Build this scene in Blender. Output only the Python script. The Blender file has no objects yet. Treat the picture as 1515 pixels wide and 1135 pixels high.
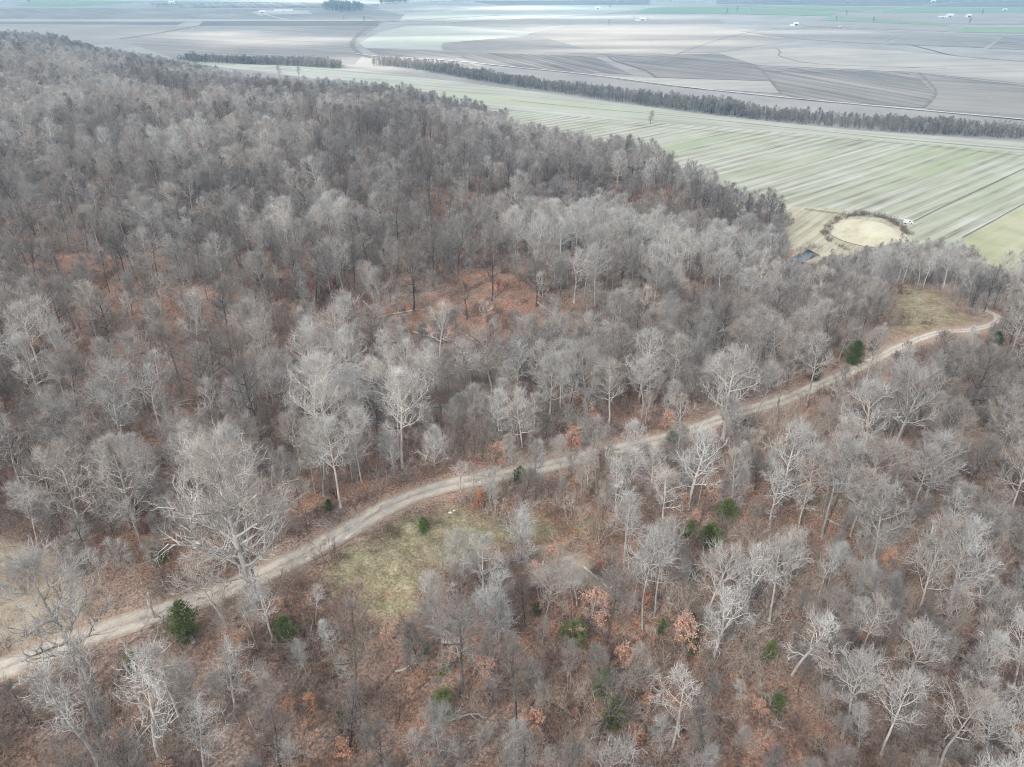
import bpy, math, random
import numpy as np
from mathutils import Vector, Matrix

R = math.radians
rng = np.random.default_rng(7)
random.seed(7)
scene = bpy.context.scene
COL = scene.collection

# ------------------------------------------------------------------ camera
CAM_H, PITCH, FPX = 120.0, R(30.0), 1087.0       # metres above the plain, tilt below the horizon, focal length (photo px)
W0, H0 = 1515.0, 1135.0
cam_d = bpy.data.cameras.new('camera')
cam = bpy.data.objects.new('camera', cam_d); COL.objects.link(cam)
cam.location = (0, 0, CAM_H); cam.rotation_euler = (math.pi/2 - PITCH, 0, 0)
cam_d.sensor_width = 36; cam_d.lens = FPX/W0*36; cam_d.clip_end = 40000; cam_d.clip_start = 0.5
scene.camera = cam

# ------------------------------------------------------------------ sky, sun, exposure
SUN_EL, SUN_AZ = R(38), R(215)                    # azimuth clockwise from +Y
SUND = Vector((math.sin(SUN_AZ)*math.cos(SUN_EL), math.cos(SUN_AZ)*math.cos(SUN_EL), math.sin(SUN_EL)))
world = bpy.data.worlds.new('World'); scene.world = world; world.use_nodes = True
nt = world.node_tree
sky = nt.nodes.new('ShaderNodeTexSky'); sky.sky_type = 'NISHITA'; sky.sun_disc = False
sky.sun_elevation = SUN_EL; sky.sun_rotation = SUN_AZ
nt.nodes['Background'].inputs['Strength'].default_value = 0.12
nt.links.new(sky.outputs['Color'], nt.nodes['Background'].inputs['Color'])
sun_d = bpy.data.lights.new('sun', 'SUN'); sun_d.energy = 5.0; sun_d.angle = R(0.53); sun_d.color = (1.0, 0.96, 0.90)
sun = bpy.data.objects.new('sun', sun_d); COL.objects.link(sun)
sun.rotation_euler = SUND.to_track_quat('Z', 'Y').to_euler(); sun.location = (0, 0, 2000)
scene.view_settings.view_transform = 'Standard'; scene.view_settings.look = 'None'
scene.view_settings.gamma = 1.0; scene.view_settings.use_curve_mapping = False
scene.view_settings.exposure = 1.5
scene.cycles.max_bounces = 6; scene.cycles.diffuse_bounces = 3; scene.cycles.glossy_bounces = 2
scene.cycles.transmission_bounces = 3; scene.cycles.transparent_max_bounces = 8; scene.cycles.volume_bounces = 1
scene.cycles.use_denoising = True; scene.cycles.denoiser = 'OPENIMAGEDENOISE'; scene.cycles.denoising_input_passes = 'RGB_ALBEDO_NORMAL'; scene.cycles.denoising_prefilter = 'NONE'; scene.cycles.filter_width = 1.0; scene.cycles.use_adaptive_sampling = False
scene.cycles.caustics_reflective = False; scene.cycles.caustics_refractive = False

# ------------------------------------------------------------------ pixels to directions
cp, sp = math.cos(PITCH), math.sin(PITCH)
def ray(px, py):
    x = (px - W0/2); y = (H0/2 - py)
    return np.array([x, FPX*cp + y*sp, -FPX*sp + y*cp])/FPX
def onz(px, py, z):
    d = ray(px, py); t = (z - CAM_H)/d[2]
    return np.array([d[0]*t, d[1]*t, z])
def project(x, y, z):
    dz = z - CAM_H
    dep = y*cp - dz*sp; up = y*sp + dz*cp
    dep = np.where(dep > 1, dep, np.nan)
    return W0/2 + FPX*x/dep, H0/2 - FPX*up/dep, dep

# ------------------------------------------------------------------ terrain heights (hills on a flood plain at z = 0)
CTRL = [(0,1135,50),(380,1135,49),(757,1135,47),(1135,1135,46),(1515,1135,44),(757,1400,47),(0,1400,50),(1515,1400,44),
 (757,2300,46),(-700,1400,50),(2200,1400,42),(-700,1000,55),(-700,700,52),(2200,900,40),(2000,650,36),(-600,400,48),(-500,200,48),
 (0,990,55),(230,910,56),(400,850,56),(540,765,55.5),(660,718,54.5),(800,692,53),(980,650,51),(1160,590,48),(1340,508,44),(1450,485,42),
 (0,860,56),(-200,900,56),(600,850,54),(560,920,52.5),(830,830,52),(900,950,48),(1200,900,46),(1450,850,43),(1300,700,47),(1500,650,42),(1530,540,38),
 (100,790,54.5),(250,700,51),(450,690,51.5),(80,600,50),(300,560,46),(200,480,45),
 (600,620,46),(800,600,44),(1000,560,40),(1150,500,32),(1200,440,18),(1170,400,3),(500,540,38),(700,530,34),(900,510,31),(1050,470,24),
 (560,440,43),(750,432,42.5),(900,430,40),(1000,420,33),(300,420,45),(100,380,46),(750,370,39),(1050,390,24),(1100,360,10),
 (750,345,24),(950,335,16),(400,330,35),(650,290,33),(960,285,25),(1080,305,13),(1150,330,3),
 (800,238,26),(950,255,19),(600,186,27),(400,166,26),(200,128,32),(100,104,40),(0,94,42),(0,200,48),(200,260,44),(400,250,39),(700,225,29),(300,148,29),(500,178,27),
 (1350,425,23),(1400,455,31),(1380,440,28),(1440,430,16),(1500,450,14),(1300,420,18),(1480,500,39),(850,236,2),(700,174,2),(600,150,2),(500,143,2),(300,115,3),(400,140,2),(150,90,10),(40,70,26),(1000,266,2)]
pts = np.array([onz(a, b, c) for a, b, c in CTRL])
def tps(r2): return np.where(r2 > 1e-9, r2*np.log(np.maximum(r2, 1e-9)), 0.0)
S = 200.0
xy = pts[:, :2]/S; n = len(xy)
K = tps(((xy[:, None]-xy[None])**2).sum(-1)) + np.eye(n)*0.02
Pm = np.hstack([np.ones((n, 1)), xy])
A = np.block([[K, Pm], [Pm.T, np.zeros((3, 3))]])
sol = np.linalg.solve(A, np.concatenate([pts[:, 2], np.zeros(3)]))
def rbf(x, y):
    q = np.stack([x, y], -1).reshape(-1, 2)/S
    out = np.empty(len(q))
    for i in range(0, len(q), 20000):
        c = q[i:i+20000]
        out[i:i+20000] = tps(((c[:, None]-xy[None])**2).sum(-1))@sol[:n] + sol[n] + c@sol[n+1:]
    return out.reshape(np.shape(x))
def inside(poly, x, y):
    poly = np.asarray(poly); c = np.zeros(np.shape(x), bool); j = len(poly)-1
    for i in range(len(poly)):
        xi, yi = poly[i][:2]; xj, yj = poly[j][:2]
        c ^= ((yi > y) != (yj > y)) & (x < (xj-xi)*(y-yi)/((yj-yi) if yj != yi else 1e-9)+xi); j = i
    return c
def dist_line(line, x, y, closed=False):
    line = np.asarray(line)[:, :2]; d = np.full(np.shape(x), 1e9)
    m = len(line) if closed else len(line)-1
    for i in range(m):
        a = line[i]; b = line[(i+1) % len(line)]; ab = b-a; L = (ab**2).sum()+1e-9
        t = np.clip(((x-a[0])*ab[0]+(y-a[1])*ab[1])/L, 0, 1)
        d = np.minimum(d, np.hypot(x-a[0]-t*ab[0], y-a[1]-t*ab[1]))
    return d
def sdist(poly, x, y):                     # positive inside
    d = dist_line(poly, x, y, True); return np.where(inside(poly, x, y), d, -d)
def smooth(t): t = np.clip(t, 0, 1); return t*t*(3-2*t)
foot_px = [(1800,500),(1650,460),(1515,428),(1470,405),(1430,385),(1380,368),(1320,366),(1270,376),(1225,392),(1200,404),(1170,398),
           (1165,350),(1178,322),(1145,318),(1100,312),(1000,264),(850,234),(760,194),(700,171),(600,146),(500,140),(400,137),(300,112),(150,86),(60,66),(-60,60)]
FOOT = [tuple(onz(a, b, 0)[:2]) for a, b in foot_px] + [(-2500, 1500), (-2500, -900), (900, -900), (900, 100)]
FOOT = [(900, 250)] + FOOT
def spaced(brk):
    out = [brk[0][0]]
    for (a, b, st) in brk:
        k = max(1, int(round((b-a)/st))); out += list(np.linspace(a, b, k+1)[1:])
    return np.array(out)
gx = spaced([(-14000,-4000,2500),(-4000,-1500,400),(-1500,-700,60),(-700,-260,6),(-260,260,2.2),(260,700,6),(700,1500,60),(1500,4000,400),(4000,14000,2500)])
gy = spaced([(-4000,-600,800),(-600,-80,30),(-80,280,2.2),(280,720,4.5),(720,1300,18),(1300,3000,120),(3000,16000,2000)])
GX, GY = np.meshgrid(gx, gy)
near = (np.abs(GX) < 1600) & (GY > -700) & (GY < 1700)
Z = np.zeros_like(GX)
Z[near] = np.clip(rbf(GX[near], GY[near]), 0, 70)
sd = sdist(FOOT, GX, GY)
Z = np.where(near, Z, 45.0)*smooth(sd/55.0)
# gentle undulation
def vnoise(x, y, sc, seed=0):
    r = np.random.default_rng(seed); T = r.random((64, 64))
    u = x/sc; v = y/sc; i = np.floor(u).astype(int); j = np.floor(v).astype(int); a = smooth(u-i); b = smooth(v-j)
    g = lambda p, q: T[p % 64, q % 64]
    return (g(i, j)*(1-a)+g(i+1, j)*a)*(1-b)+(g(i, j+1)*(1-a)+g(i+1, j+1)*a)*b
def fbm(x, y, sc, seed=0, o=4):
    return sum(vnoise(x, y, sc/2**k, seed+k)*0.5**k for k in range(o))/sum(0.5**k for k in range(o))
und = (fbm(GX, GY, 60, 3)-0.5)*4.0 + (fbm(GX, GY, 9, 9)-0.5)*0.9
Z += und*smooth(Z/8.0)*near
# the grassy mound on the plain
MC = onz(1282, 346, 0)
ell = ((GX-MC[0])/18.0)**2 + ((GY-MC[1])/21.0)**2
Z += np.where(sd < 0, 4.5*smooth(1-ell), 0)
# creek and backwater
creek_px = [(1212,366),(1200,368),(1188,373),(1176,380),(1164,389),(1150,398),(1135,410),(1118,430),(1105,445),(1112,450),(1128,436),(1148,416),(1164,404),(1178,394),(1192,385),(1204,378),(1213,372)]
CREEK = [tuple(onz(a, b, 0)[:2]) for a, b in creek_px]
cd = sdist(CREEK, GX, GY)
Z = np.where(cd > -14, np.minimum(Z, -0.9 + np.clip(-cd, 0, 14)*0.42 + np.where(cd < 0, 0.2, 0)), Z)

def Hz(x, y, G=None):
    G = Z if G is None else G
    x = np.asarray(x, float); y = np.asarray(y, float)
    i = np.clip(np.searchsorted(gx, x)-1, 0, len(gx)-2); j = np.clip(np.searchsorted(gy, y)-1, 0, len(gy)-2)
    a = np.clip((x-gx[i])/(gx[i+1]-gx[i]), 0, 1); b = np.clip((y-gy[j])/(gy[j+1]-gy[j]), 0, 1)
    return (G[j, i]*(1-a)+G[j, i+1]*a)*(1-b)+(G[j+1, i]*(1-a)+G[j+1, i+1]*a)*b
def ground(px, py):
    d = ray(px, py); s = np.concatenate([np.arange(30, 500, 0.5), np.arange(500, 3500, 2.0)])/np.linalg.norm(d)
    x, y, z = d[0]*s, d[1]*s, CAM_H+d[2]*s
    k = np.argmax(z < Hz(x, y))
    if not (z < Hz(x, y)).any(): k = -1
    return np.array([x[k], y[k], float(Hz(x[k], y[k]))])

# gravel lane
road_px = [(-150,1050),(-60,1018),(0,993),(75,962),(150,935),(230,910),(300,888),(360,868),(420,838),(480,803),(540,766),(600,739),(660,719),(740,705),(800,693),
           (860,680),(920,666),(980,650),(1040,630),(1100,610),(1160,590),(1220,567),(1280,540),(1340,508),(1390,492),(1430,488),(1462,482),(1477,474),(1474,467),(1462,461),(1440,457)]
rp = np.array([ground(a, b)[:2] for a, b in road_px])
def catmull(p, step):
    out = []
    q = np.vstack([2*p[0]-p[1], p, 2*p[-1]-p[-2]])
    for i in range(1, len(q)-2):
        L = np.linalg.norm(q[i+1]-q[i]); k = max(2, int(L/step))
        for t in np.arange(k)/k:
            out.append(0.5*((2*q[i])+(-q[i-1]+q[i+1])*t+(2*q[i-1]-5*q[i]+4*q[i+1]-q[i+2])*t*t+(-q[i-1]+3*q[i]-3*q[i+1]+q[i+2])*t**3))
    out.append(p[-1]); return np.array(out)
road = catmull(rp, 1.5)
for _ in range(6): road[1:-1] = (road[:-2]+2*road[1:-1]+road[2:])/4
rz = Hz(road[:, 0], road[:, 1])
for _ in range(60): rz[1:-1] = (rz[:-2]+rz[2:]+rz[1:-1])/3
sel = np.argwhere((dist_line(road[::6], GX, GY) < 12))
for j, i in sel:
    d2 = (road[:, 0]-GX[j, i])**2+(road[:, 1]-GY[j, i])**2; k = int(np.argmin(d2)); w = 1-smooth((math.sqrt(d2[k])-3.2)/7.0)
    Z[j, i] = Z[j, i]*(1-w)+rz[k]*w

# ------------------------------------------------------------------ helpers
def add(name, me, parent=None, **kw):
    o = bpy.data.objects.new(name, me); COL.objects.link(o)
    if parent is not None: o.parent = parent
    for k, v in kw.items(): o[k] = v
    return o
def mesh_np(name, v, f, mats=(), mi=None, smooth_shade=False):
    me = bpy.data.meshes.new(name)
    v = np.asarray(v, np.float32).reshape(-1, 3)
    if isinstance(f, np.ndarray):
        k = f.shape[1]; me.vertices.add(len(v)); me.vertices.foreach_set('co', v.ravel())
        me.loops.add(f.size); me.loops.foreach_set('vertex_index', f.astype(np.int32).ravel())
        me.polygons.add(len(f)); me.polygons.foreach_set('loop_start', (np.arange(len(f))*k).astype(np.int32))
        me.polygons.foreach_set('loop_total', np.full(len(f), k, np.int32)); me.update(calc_edges=True)
    else:
        me.from_pydata([tuple(p) for p in v], [], f); me.update()
    for m in mats: me.materials.append(m)
    if mi is not None: me.polygons.foreach_set('material_index', np.asarray(mi, np.int32))
    if smooth_shade: me.polygons.foreach_set('use_smooth', np.ones(len(me.polygons), bool))
    return me
def attr(me, name, vals, kind='FLOAT', dom='POINT'):
    a = me.attributes.new(name, kind, dom)
    if kind == 'FLOAT_VECTOR': a.data.foreach_set('vector', np.asarray(vals, np.float32).ravel())
    else: a.data.foreach_set('value', np.asarray(vals).ravel())

class N:                                             # tiny node-graph writer
    def __init__(s, name, rough=0.9, spec=0.2):
        s.m = bpy.data.materials.new(name); s.m.use_nodes = True; s.t = s.m.node_tree
        s.b = s.t.nodes['Principled BSDF']; s.b.inputs['Roughness'].default_value = rough
        s.b.inputs['Specular IOR Level'].default_value = spec
    def n(s, typ, **kw):
        k = s.t.nodes.new(typ)
        for a, v in kw.items():
            if a.startswith('_'): k.inputs[a[1:].replace('_', ' ')].default_value = v
            else: setattr(k, a, v)
        return k
    def l(s, a, b): s.t.links.new(a, b)
    def obj(s): return s.n('ShaderNodeTexCoord').outputs['Object']
    def noise(s, vec, scale, detail=4, rough=0.6):
        k = s.n('ShaderNodeTexNoise'); k.inputs['Scale'].default_value = scale; k.inputs['Detail'].default_value = detail; k.inputs['Roughness'].default_value = rough
        s.l(vec, k.inputs['Vector']); return k.outputs['Fac']
    def ramp(s, fac, stops):
        k = s.n('ShaderNodeValToRGB'); e = k.color_ramp.elements
        while len(e) < len(stops): e.new(0.5)
        for el, (p, c) in zip(e, stops): el.position = p; el.color = (*c, 1) if len(c) == 3 else c
        s.l(fac, k.inputs['Fac']); return k.outputs['Color']
    def mix(s, fac, a, b, mode='MIX'):
        k = s.n('ShaderNodeMix', data_type='RGBA', blend_type=mode)
        for sock, v in ((k.inputs[0], fac), (k.inputs[6], a), (k.inputs[7], b)):
            if isinstance(v, (int, float)): sock.default_value = v
            elif isinstance(v, tuple): sock.default_value = (*v, 1) if len(v) == 3 else v
            else: s.l(v, sock)
        return k.outputs[2]
    def math(s, op, a, b=0.0, clamp=False):
        k = s.n('ShaderNodeMath', operation=op, use_clamp=clamp)
        for i, v in enumerate((a, b)):
            if isinstance(v, (int, float)): k.inputs[i].default_value = v
            else: s.l(v, k.inputs[i])
        return k.outputs[0]
    def at(s, name, typ='GEOMETRY', out='Fac'):
        return s.n('ShaderNodeAttribute', attribute_name=name, attribute_type=typ).outputs[out]
    def bump(s, h, dist, strength=1.0):
        k = s.n('ShaderNodeBump'); k.inputs['Distance'].default_value = dist; k.inputs['Strength'].default_value = strength
        s.l(h, k.inputs['Height']); s.l(k.outputs[0], s.b.inputs['Normal'])
    def col(s, c):
        if isinstance(c, tuple): s.b.inputs['Base Color'].default_value = (*c, 1)
        else: s.l(c, s.b.inputs['Base Color'])
        return s.m

# ------------------------------------------------------------------ ground materials
def mat_ground():
    g = N('leaf_litter_and_grass', 0.95, 0.1); v = g.obj()
    big = g.noise(v, 0.045, 6, 0.65); mid = g.noise(v, 0.16, 7, 0.68); fine = g.noise(v, 3.2, 3, 0.75); leaf = g.noise(v, 7.0, 2, 0.8)
    litter = g.ramp(mid, [(0.26, (0.12, 0.088, 0.072)), (0.42, (0.215, 0.142, 0.108)), (0.55, (0.30, 0.172, 0.118)), (0.66, (0.345, 0.235, 0.172)), (0.82, (0.40, 0.305, 0.24))])
    grey = g.ramp(mid, [(0.28, (0.14, 0.112, 0.094)), (0.5, (0.25, 0.196, 0.162)), (0.72, (0.36, 0.295, 0.245))])
    litter = g.mix(g.ramp(big, [(0.46, (0, 0, 0)), (0.64, (1, 1, 1))]), litter, grey)
    rst = g.math('ADD', g.at('rust'), g.math('MULTIPLY', g.math('SUBTRACT', mid, 0.5), 1.4))
    litter = g.mix(g.ramp(rst, [(0.40, (0, 0, 0)), (0.75, (0.9, 0.9, 0.9))]), litter, (0.285, 0.165, 0.115))
    sp_ = g.ramp(fine, [(0.28, (0.35, 0.33, 0.32)), (0.5, (0.95, 0.95, 0.95)), (0.72, (1.9, 1.75, 1.6))])
    litter = g.mix(1.0, litter, sp_, 'MULTIPLY')
    litter = g.mix(g.ramp(leaf, [(0.62, (0, 0, 0)), (0.72, (1, 1, 1))]), litter, (0.40, 0.24, 0.15))
    grass = g.ramp(g.noise(v, 0.5, 5, 0.7), [(0.30, (0.15, 0.125, 0.09)), (0.43, (0.24, 0.21, 0.14)), (0.58, (0.35, 0.31, 0.205)), (0.75, (0.45, 0.39, 0.28))])
    grass = g.mix(g.ramp(g.noise(v, 0.16, 3), [(0.45, (0, 0, 0)), (0.65, (0.45, 0.45, 0.45))]), grass, (0.215, 0.22, 0.115))
    grass = g.mix(1.0, grass, g.ramp(fine, [(0.32, (0.55, 0.55, 0.5)), (0.7, (1.35, 1.35, 1.3))]), 'MULTIPLY')
    tan = g.ramp(g.noise(v, 0.4, 5, 0.7), [(0.3, (0.28, 0.22, 0.16)), (0.7, (0.45, 0.375, 0.28))])
    dirt = g.ramp(g.noise(v, 0.9, 5, 0.7), [(0.3, (0.29, 0.205, 0.15)), (0.7, (0.47, 0.36, 0.275))])
    gm = g.math('ADD', g.at('grass'), g.math('MULTIPLY', g.math('SUBTRACT', g.noise(v, 0.22, 6, 0.75), 0.5), 2.2))
    c = g.mix(g.ramp(gm, [(0.35, (0, 0, 0)), (0.70, (1, 1, 1))]), litter, grass)
    tm = g.math('ADD', g.at('tan'), g.math('MULTIPLY', g.math('SUBTRACT', mid, 0.5), 1.2))
    c = g.mix(g.ramp(tm, [(0.38, (0, 0, 0)), (0.62, (1, 1, 1))]), c, tan)
    vm = g.math('ADD', g.at('verge'), g.math('MULTIPLY', g.math('SUBTRACT', fine, 0.5), 1.2))
    c = g.mix(g.ramp(vm, [(0.45, (0, 0, 0)), (0.75, (0.85, 0.85, 0.85))]), c, dirt)
    plainc = g.ramp(g.noise(v, 0.01, 5), [(0.35, (0.22, 0.205, 0.185)), (0.65, (0.29, 0.27, 0.245))])
    c = g.mix(g.at('plain'), c, plainc)
    g.bump(fine, 0.25); return g.col(c)
def mat_field(name, cols, ang=0.0, rows=6.0, soft=0.02, contrast=0.5, patch=None, patchcol=(0.2, 0.26, 0.08), wave=None):
    g = N(name, 0.95, 0.1); v = g.obj()
    mp = g.n('ShaderNodeMapping'); mp.inputs['Rotation'].default_value = (0, 0, -ang); g.l(v, mp.inputs['Vector'])
    m2 = g.n('ShaderNodeMapping'); m2.inputs['Scale'].default_value = (0.035/rows, 1.0/rows, 1); g.l(mp.outputs[0], m2.inputs['Vector'])
    f1 = g.noise(m2.outputs[0], 1.0, 3, 0.65)
    f2 = g.noise(v, soft, 5, 0.6)
    if wave:
        sy = g.n('ShaderNodeSeparateXYZ'); g.l(mp.outputs[0], sy.inputs[0]); amp = g.noise(m2.outputs[0], 0.45, 2)
        ph = g.math('ADD', g.math('MULTIPLY', sy.outputs[1], 6.2832/wave), g.math('MULTIPLY', g.noise(m2.outputs[0], 0.25, 2), 3.0))
        sn = g.math('MULTIPLY', g.math('SINE', ph), g.math('MULTIPLY', amp, 0.15))
        f1 = g.math('ADD', g.math('ADD', g.math('MULTIPLY', g.math('SUBTRACT', f1, 0.5), 0.7), 0.5), sn)
    f = g.math('ADD', g.math('MULTIPLY', f1, contrast), g.math('MULTIPLY', f2, 1-contrast))
    k = len(cols); c = g.ramp(f, [(0.36+0.28*i/(k-1), cc) for i, cc in enumerate(cols)])
    if patch is not None:
        m3 = g.n('ShaderNodeMapping'); m3.inputs['Scale'].default_value = (0.15*patch, patch, 1); g.l(mp.outputs[0], m3.inputs['Vector'])
        pm = g.math('MULTIPLY', g.ramp(g.noise(m3.outputs[0], 1.0, 4, 0.6), [(0.50, (0, 0, 0)), (0.66, (0.9, 0.9, 0.9))]), g.ramp(f1, [(0.42, (0.25,)*3), (0.55, (1,)*3)]))
        c = g.mix(pm, c, patchcol)
    return g.col(c)
def plain_mat(name, c, rough=0.8, spec=0.3, var=0.25, scale=2.0):
    g = N(name, rough, spec); f = g.noise(g.obj(), scale, 4)
    lo = tuple(x*(1-var) for x in c); hi = tuple(min(1, x*(1+var)) for x in c)
    return g.col(g.ramp(f, [(0.3, lo), (0.7, hi)]))

# ------------------------------------------------------------------ masks and ground sheet
def gpoly(pp): return [tuple(ground(a, b)[:2]) for a, b in pp]
MEADOW = gpoly([(455,860),(500,812),(560,780),(620,752),(700,748),(800,762),(885,768),(878,800),(800,812),(740,830),(690,850),(640,880),(600,915),(560,935),(520,910),(490,880)])
LEFTF = gpoly([(-200,806),(0,798),(80,822),(108,866),(140,900),(100,934),(0,972),(-200,1040)])
CLEAR = gpoly([(1318,420),(1360,425),(1400,440),(1430,465),(1445,480),(1390,486),(1340,500),(1310,510),(1318,470)])
BENCHP = gpoly([(560,436),(660,428),(760,426),(870,430),(860,446),(740,446),(600,452)])
DIRTP = gpoly([(785,812),(835,806),(890,846),(930,884),(890,890),(830,858)])
rd = dist_line(road[::4], GX, GY)
def mask(poly, soft): return smooth((sdist(poly, GX, GY)+soft)/(2*soft))
grass = np.maximum(mask(MEADOW, 6)*0.72, mask(CLEAR, 6)*0.62)
tanm = np.maximum(mask(LEFTF, 4), np.maximum(mask(CLEAR, 6)*0.45, mask(BENCHP, 2)*0.2))
tanm = np.maximum(tanm, mask(DIRTP, 2.5)*0.95)
tanm = np.maximum(tanm, smooth((14-np.abs(sd+12))/8.0)*(GY < 480))
MND = np.where(sd < 0, smooth((1.25-ell)*4), 0)
verge = 1-smooth((rd-1.5)/5.0)
tanm = np.maximum(tanm, MND)
plainm = smooth((-sd-4)/10.0)*(1-MND)
RUST = [(230,500,210,80),(645,305,85,24),(960,292,75,22),(150,392,130,16),(240,165,95,18),(420,175,75,14),(400,490,150,42),(700,470,190,42),(1000,430,60,14),(750,268,60,12),(1230,715,70,26),(1290,800,60,30),(440,1050,60,40),(1330,945,60,40),(870,935,50,30),(80,600,60,30)]
gpx, gpy, gdep = project(GX, GY, Z); rust = np.zeros_like(GX)
for a, b_, c, d_ in RUST:
    rust = np.maximum(rust, np.nan_to_num(np.clip(1.35-((gpx-a)/c)**2-((gpy-b_)/d_)**2, 0, 1))*(gdep > 0))
nx, ny = len(gx), len(gy)
idx = np.arange(nx*ny).reshape(ny, nx)
F = np.stack([idx[:-1, :-1], idx[:-1, 1:], idx[1:, 1:], idx[1:, :-1]], -1).reshape(-1, 4)
gm = mesh_np('ground', np.stack([GX, GY, Z], -1), F, [mat_ground()], smooth_shade=True)
for nm, a in (('grass', grass), ('tan', tanm), ('verge', verge*0.75), ('plain', plainm), ('rust', rust*0.72)): attr(gm, nm, a)
add('ground', gm, kind='structure')

def sheet(name, poly, z, mat, sub=0):
    me = bpy.data.meshes.new(name); me.from_pydata([(p[0], p[1], z) for p in poly], [], [list(range(len(poly)))]); me.update()
    if me.polygons[0].normal.z < 0: me.flip_normals()
    me.materials.append(mat); return add(name, me, kind='structure')
def zpoly(pp): return [tuple(onz(a, b, 0)[:2]) for a, b in pp]

# road
def ribbon(name, line, zs, offs, lift, mat, kind='structure', crown=0.0, taper=1.0):
    t = np.gradient(line, axis=0); t /= np.linalg.norm(t, axis=1)[:, None]; nrm = np.stack([-t[:, 1], t[:, 0]], -1)
    V = []; C = []
    for o in offs:
        wob = 1+0.12*(vnoise(np.arange(len(line))*1.0, np.full(len(line), o*7.0), 5.0, 77)-0.5)*2
        V.append(np.column_stack([line+nrm*(o*wob*taper)[:, None], zs+lift-crown*abs(o)])); C.append(np.full(len(line), o/max(abs(x) for x in offs)))
    V = np.stack(V, 1).reshape(-1, 3); k = len(offs); m = len(line)
    ii = np.arange(m*k).reshape(m, k); f = np.stack([ii[:-1, :-1], ii[:-1, 1:], ii[1:, 1:], ii[1:, :-1]], -1).reshape(-1, 4)
    me = mesh_np(name, V, f, [mat], smooth_shade=True); attr(me, 'across', np.stack(C, 1).ravel())
    o = add(name, me)
    if kind: o['kind'] = kind
    return o
def mat_road():
    g = N('gravel_lane', 0.95, 0.1); v = g.obj(); a = g.math('ABSOLUTE', g.at('across'))
    fine = g.noise(v, 5.0, 4, 0.75); mid = g.noise(v, 0.6, 4)
    grav = g.ramp(g.math('ADD', g.math('MULTIPLY', fine, 0.5), g.math('MULTIPLY', mid, 0.5)), [(0.35, (0.36, 0.32, 0.265)), (0.65, (0.56, 0.505, 0.43))])
    soil = g.ramp(fine, [(0.3, (0.24, 0.185, 0.135)), (0.7, (0.41, 0.33, 0.25))])
    j = g.math('ADD', a, g.math('MULTIPLY', g.math('SUBTRACT', g.noise(v, 0.9, 6, 0.75), 0.5), 0.9))
    w = g.ramp(j, [(0.02, (0.8,)*3), (0.18, (0.15,)*3), (0.55, (0.0,)*3), (0.90, (1,)*3)])
    g.bump(fine, 0.08); return g.col(g.mix(w, grav, soil))
ribbon('gravel_road', road, Hz(road[:, 0], road[:, 1]), [-1.75, -1.3, -0.85, -0.35, 0, 0.35, 0.85, 1.3, 1.75], 0.11, mat_road(), crown=0.03, taper=np.linspace(1.08, 0.64, len(road)))

# ------------------------------------------------------------------ plain: fields, ditches, tracks
def wdir(a, b):
    p, q = onz(*a, 0), onz(*b, 0); return math.atan2(q[1]-p[1], q[0]-p[0])
STR = wdir((1117, 265), (1306, 211))
fz = 0.03
def field(pp, mat):
    global fz
    fz += 0.012; return sheet('field', zpoly(pp), fz, mat)
m_stripe = mat_field('striped_stubble', [(0.16, 0.145, 0.11), (0.245, 0.235, 0.175), (0.30, 0.30, 0.23), (0.355, 0.35, 0.295), (0.41, 0.405, 0.36)], STR, 2.6, 0.02, 0.7, 0.016, (0.25, 0.29, 0.155), wave=8.5)
m_head = mat_field('headland', [(0.226, 0.218, 0.171), (0.320, 0.321, 0.266), (0.398, 0.389, 0.343)], wdir((755,150),(1515,215)), 8.0, 0.012, 0.6, 0.01, (0.31, 0.325, 0.22))
m_ygreen = mat_field('yellow_green_pasture', [(0.246, 0.255, 0.141), (0.334, 0.326, 0.207), (0.405, 0.378, 0.264)], STR, 8.0, 0.02, 0.3)
m_straw = mat_field('straw_grass', [(0.331, 0.294, 0.212), (0.442, 0.405, 0.294), (0.506, 0.469, 0.350)], STR, 3.0, 0.05, 0.4)
m_straw2 = mat_field('trodden_straw', [(0.24, 0.215, 0.15), (0.34, 0.31, 0.22), (0.43, 0.395, 0.285)], 0.9, 2.5, 0.05, 0.6)
m_tan = mat_field('tan_stubble', [(0.202, 0.179, 0.154), (0.283, 0.252, 0.217)], wdir((0,45),(300,45)), 10, 0.006, 0.5)
m_grey = mat_field('grey_stubble', [(0.148, 0.133, 0.118), (0.214, 0.194, 0.171), (0.271, 0.248, 0.219)], wdir((900,60),(1300,75)), 14, 0.004, 0.5)
m_brown = mat_field('brown_soil', [(0.120, 0.102, 0.086), (0.177, 0.154, 0.133)], wdir((1150,60),(1400,60)), 12, 0.005, 0.5)
m_rows = mat_field('row_stubble', [(0.107, 0.095, 0.084), (0.180, 0.163, 0.145), (0.262, 0.239, 0.211)], wdir((1160,118),(1290,142)), 9, 0.006, 0.75)
m_rows2 = mat_field('row_stubble_b', [(0.128, 0.114, 0.102), (0.193, 0.174, 0.153), (0.253, 0.232, 0.205)], wdir((830,90),(990,108)), 9, 0.006, 0.6)
m_mint = mat_field('winter_cereal', [(0.266, 0.274, 0.229), (0.311, 0.311, 0.266), (0.348, 0.340, 0.296)], 0.3, 20, 0.004, 0.4)
m_green = mat_field('green_wheat', [(0.145, 0.191, 0.111), (0.204, 0.238, 0.153)], 0.1, 25, 0.003, 0.4)
m_dark = mat_field('dark_soil_and_cloud_shade', [(0.12, 0.11, 0.10), (0.18, 0.16, 0.145)], 0.1, 25, 0.003, 0.4)  # dark field colour; the farthest bands use it as painted cloud shadow
m_pale = mat_field('pale_stubble', [(0.235, 0.217, 0.189), (0.306, 0.282, 0.245), (0.366, 0.337, 0.296)], 0.2, 18, 0.006, 0.4)
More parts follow.
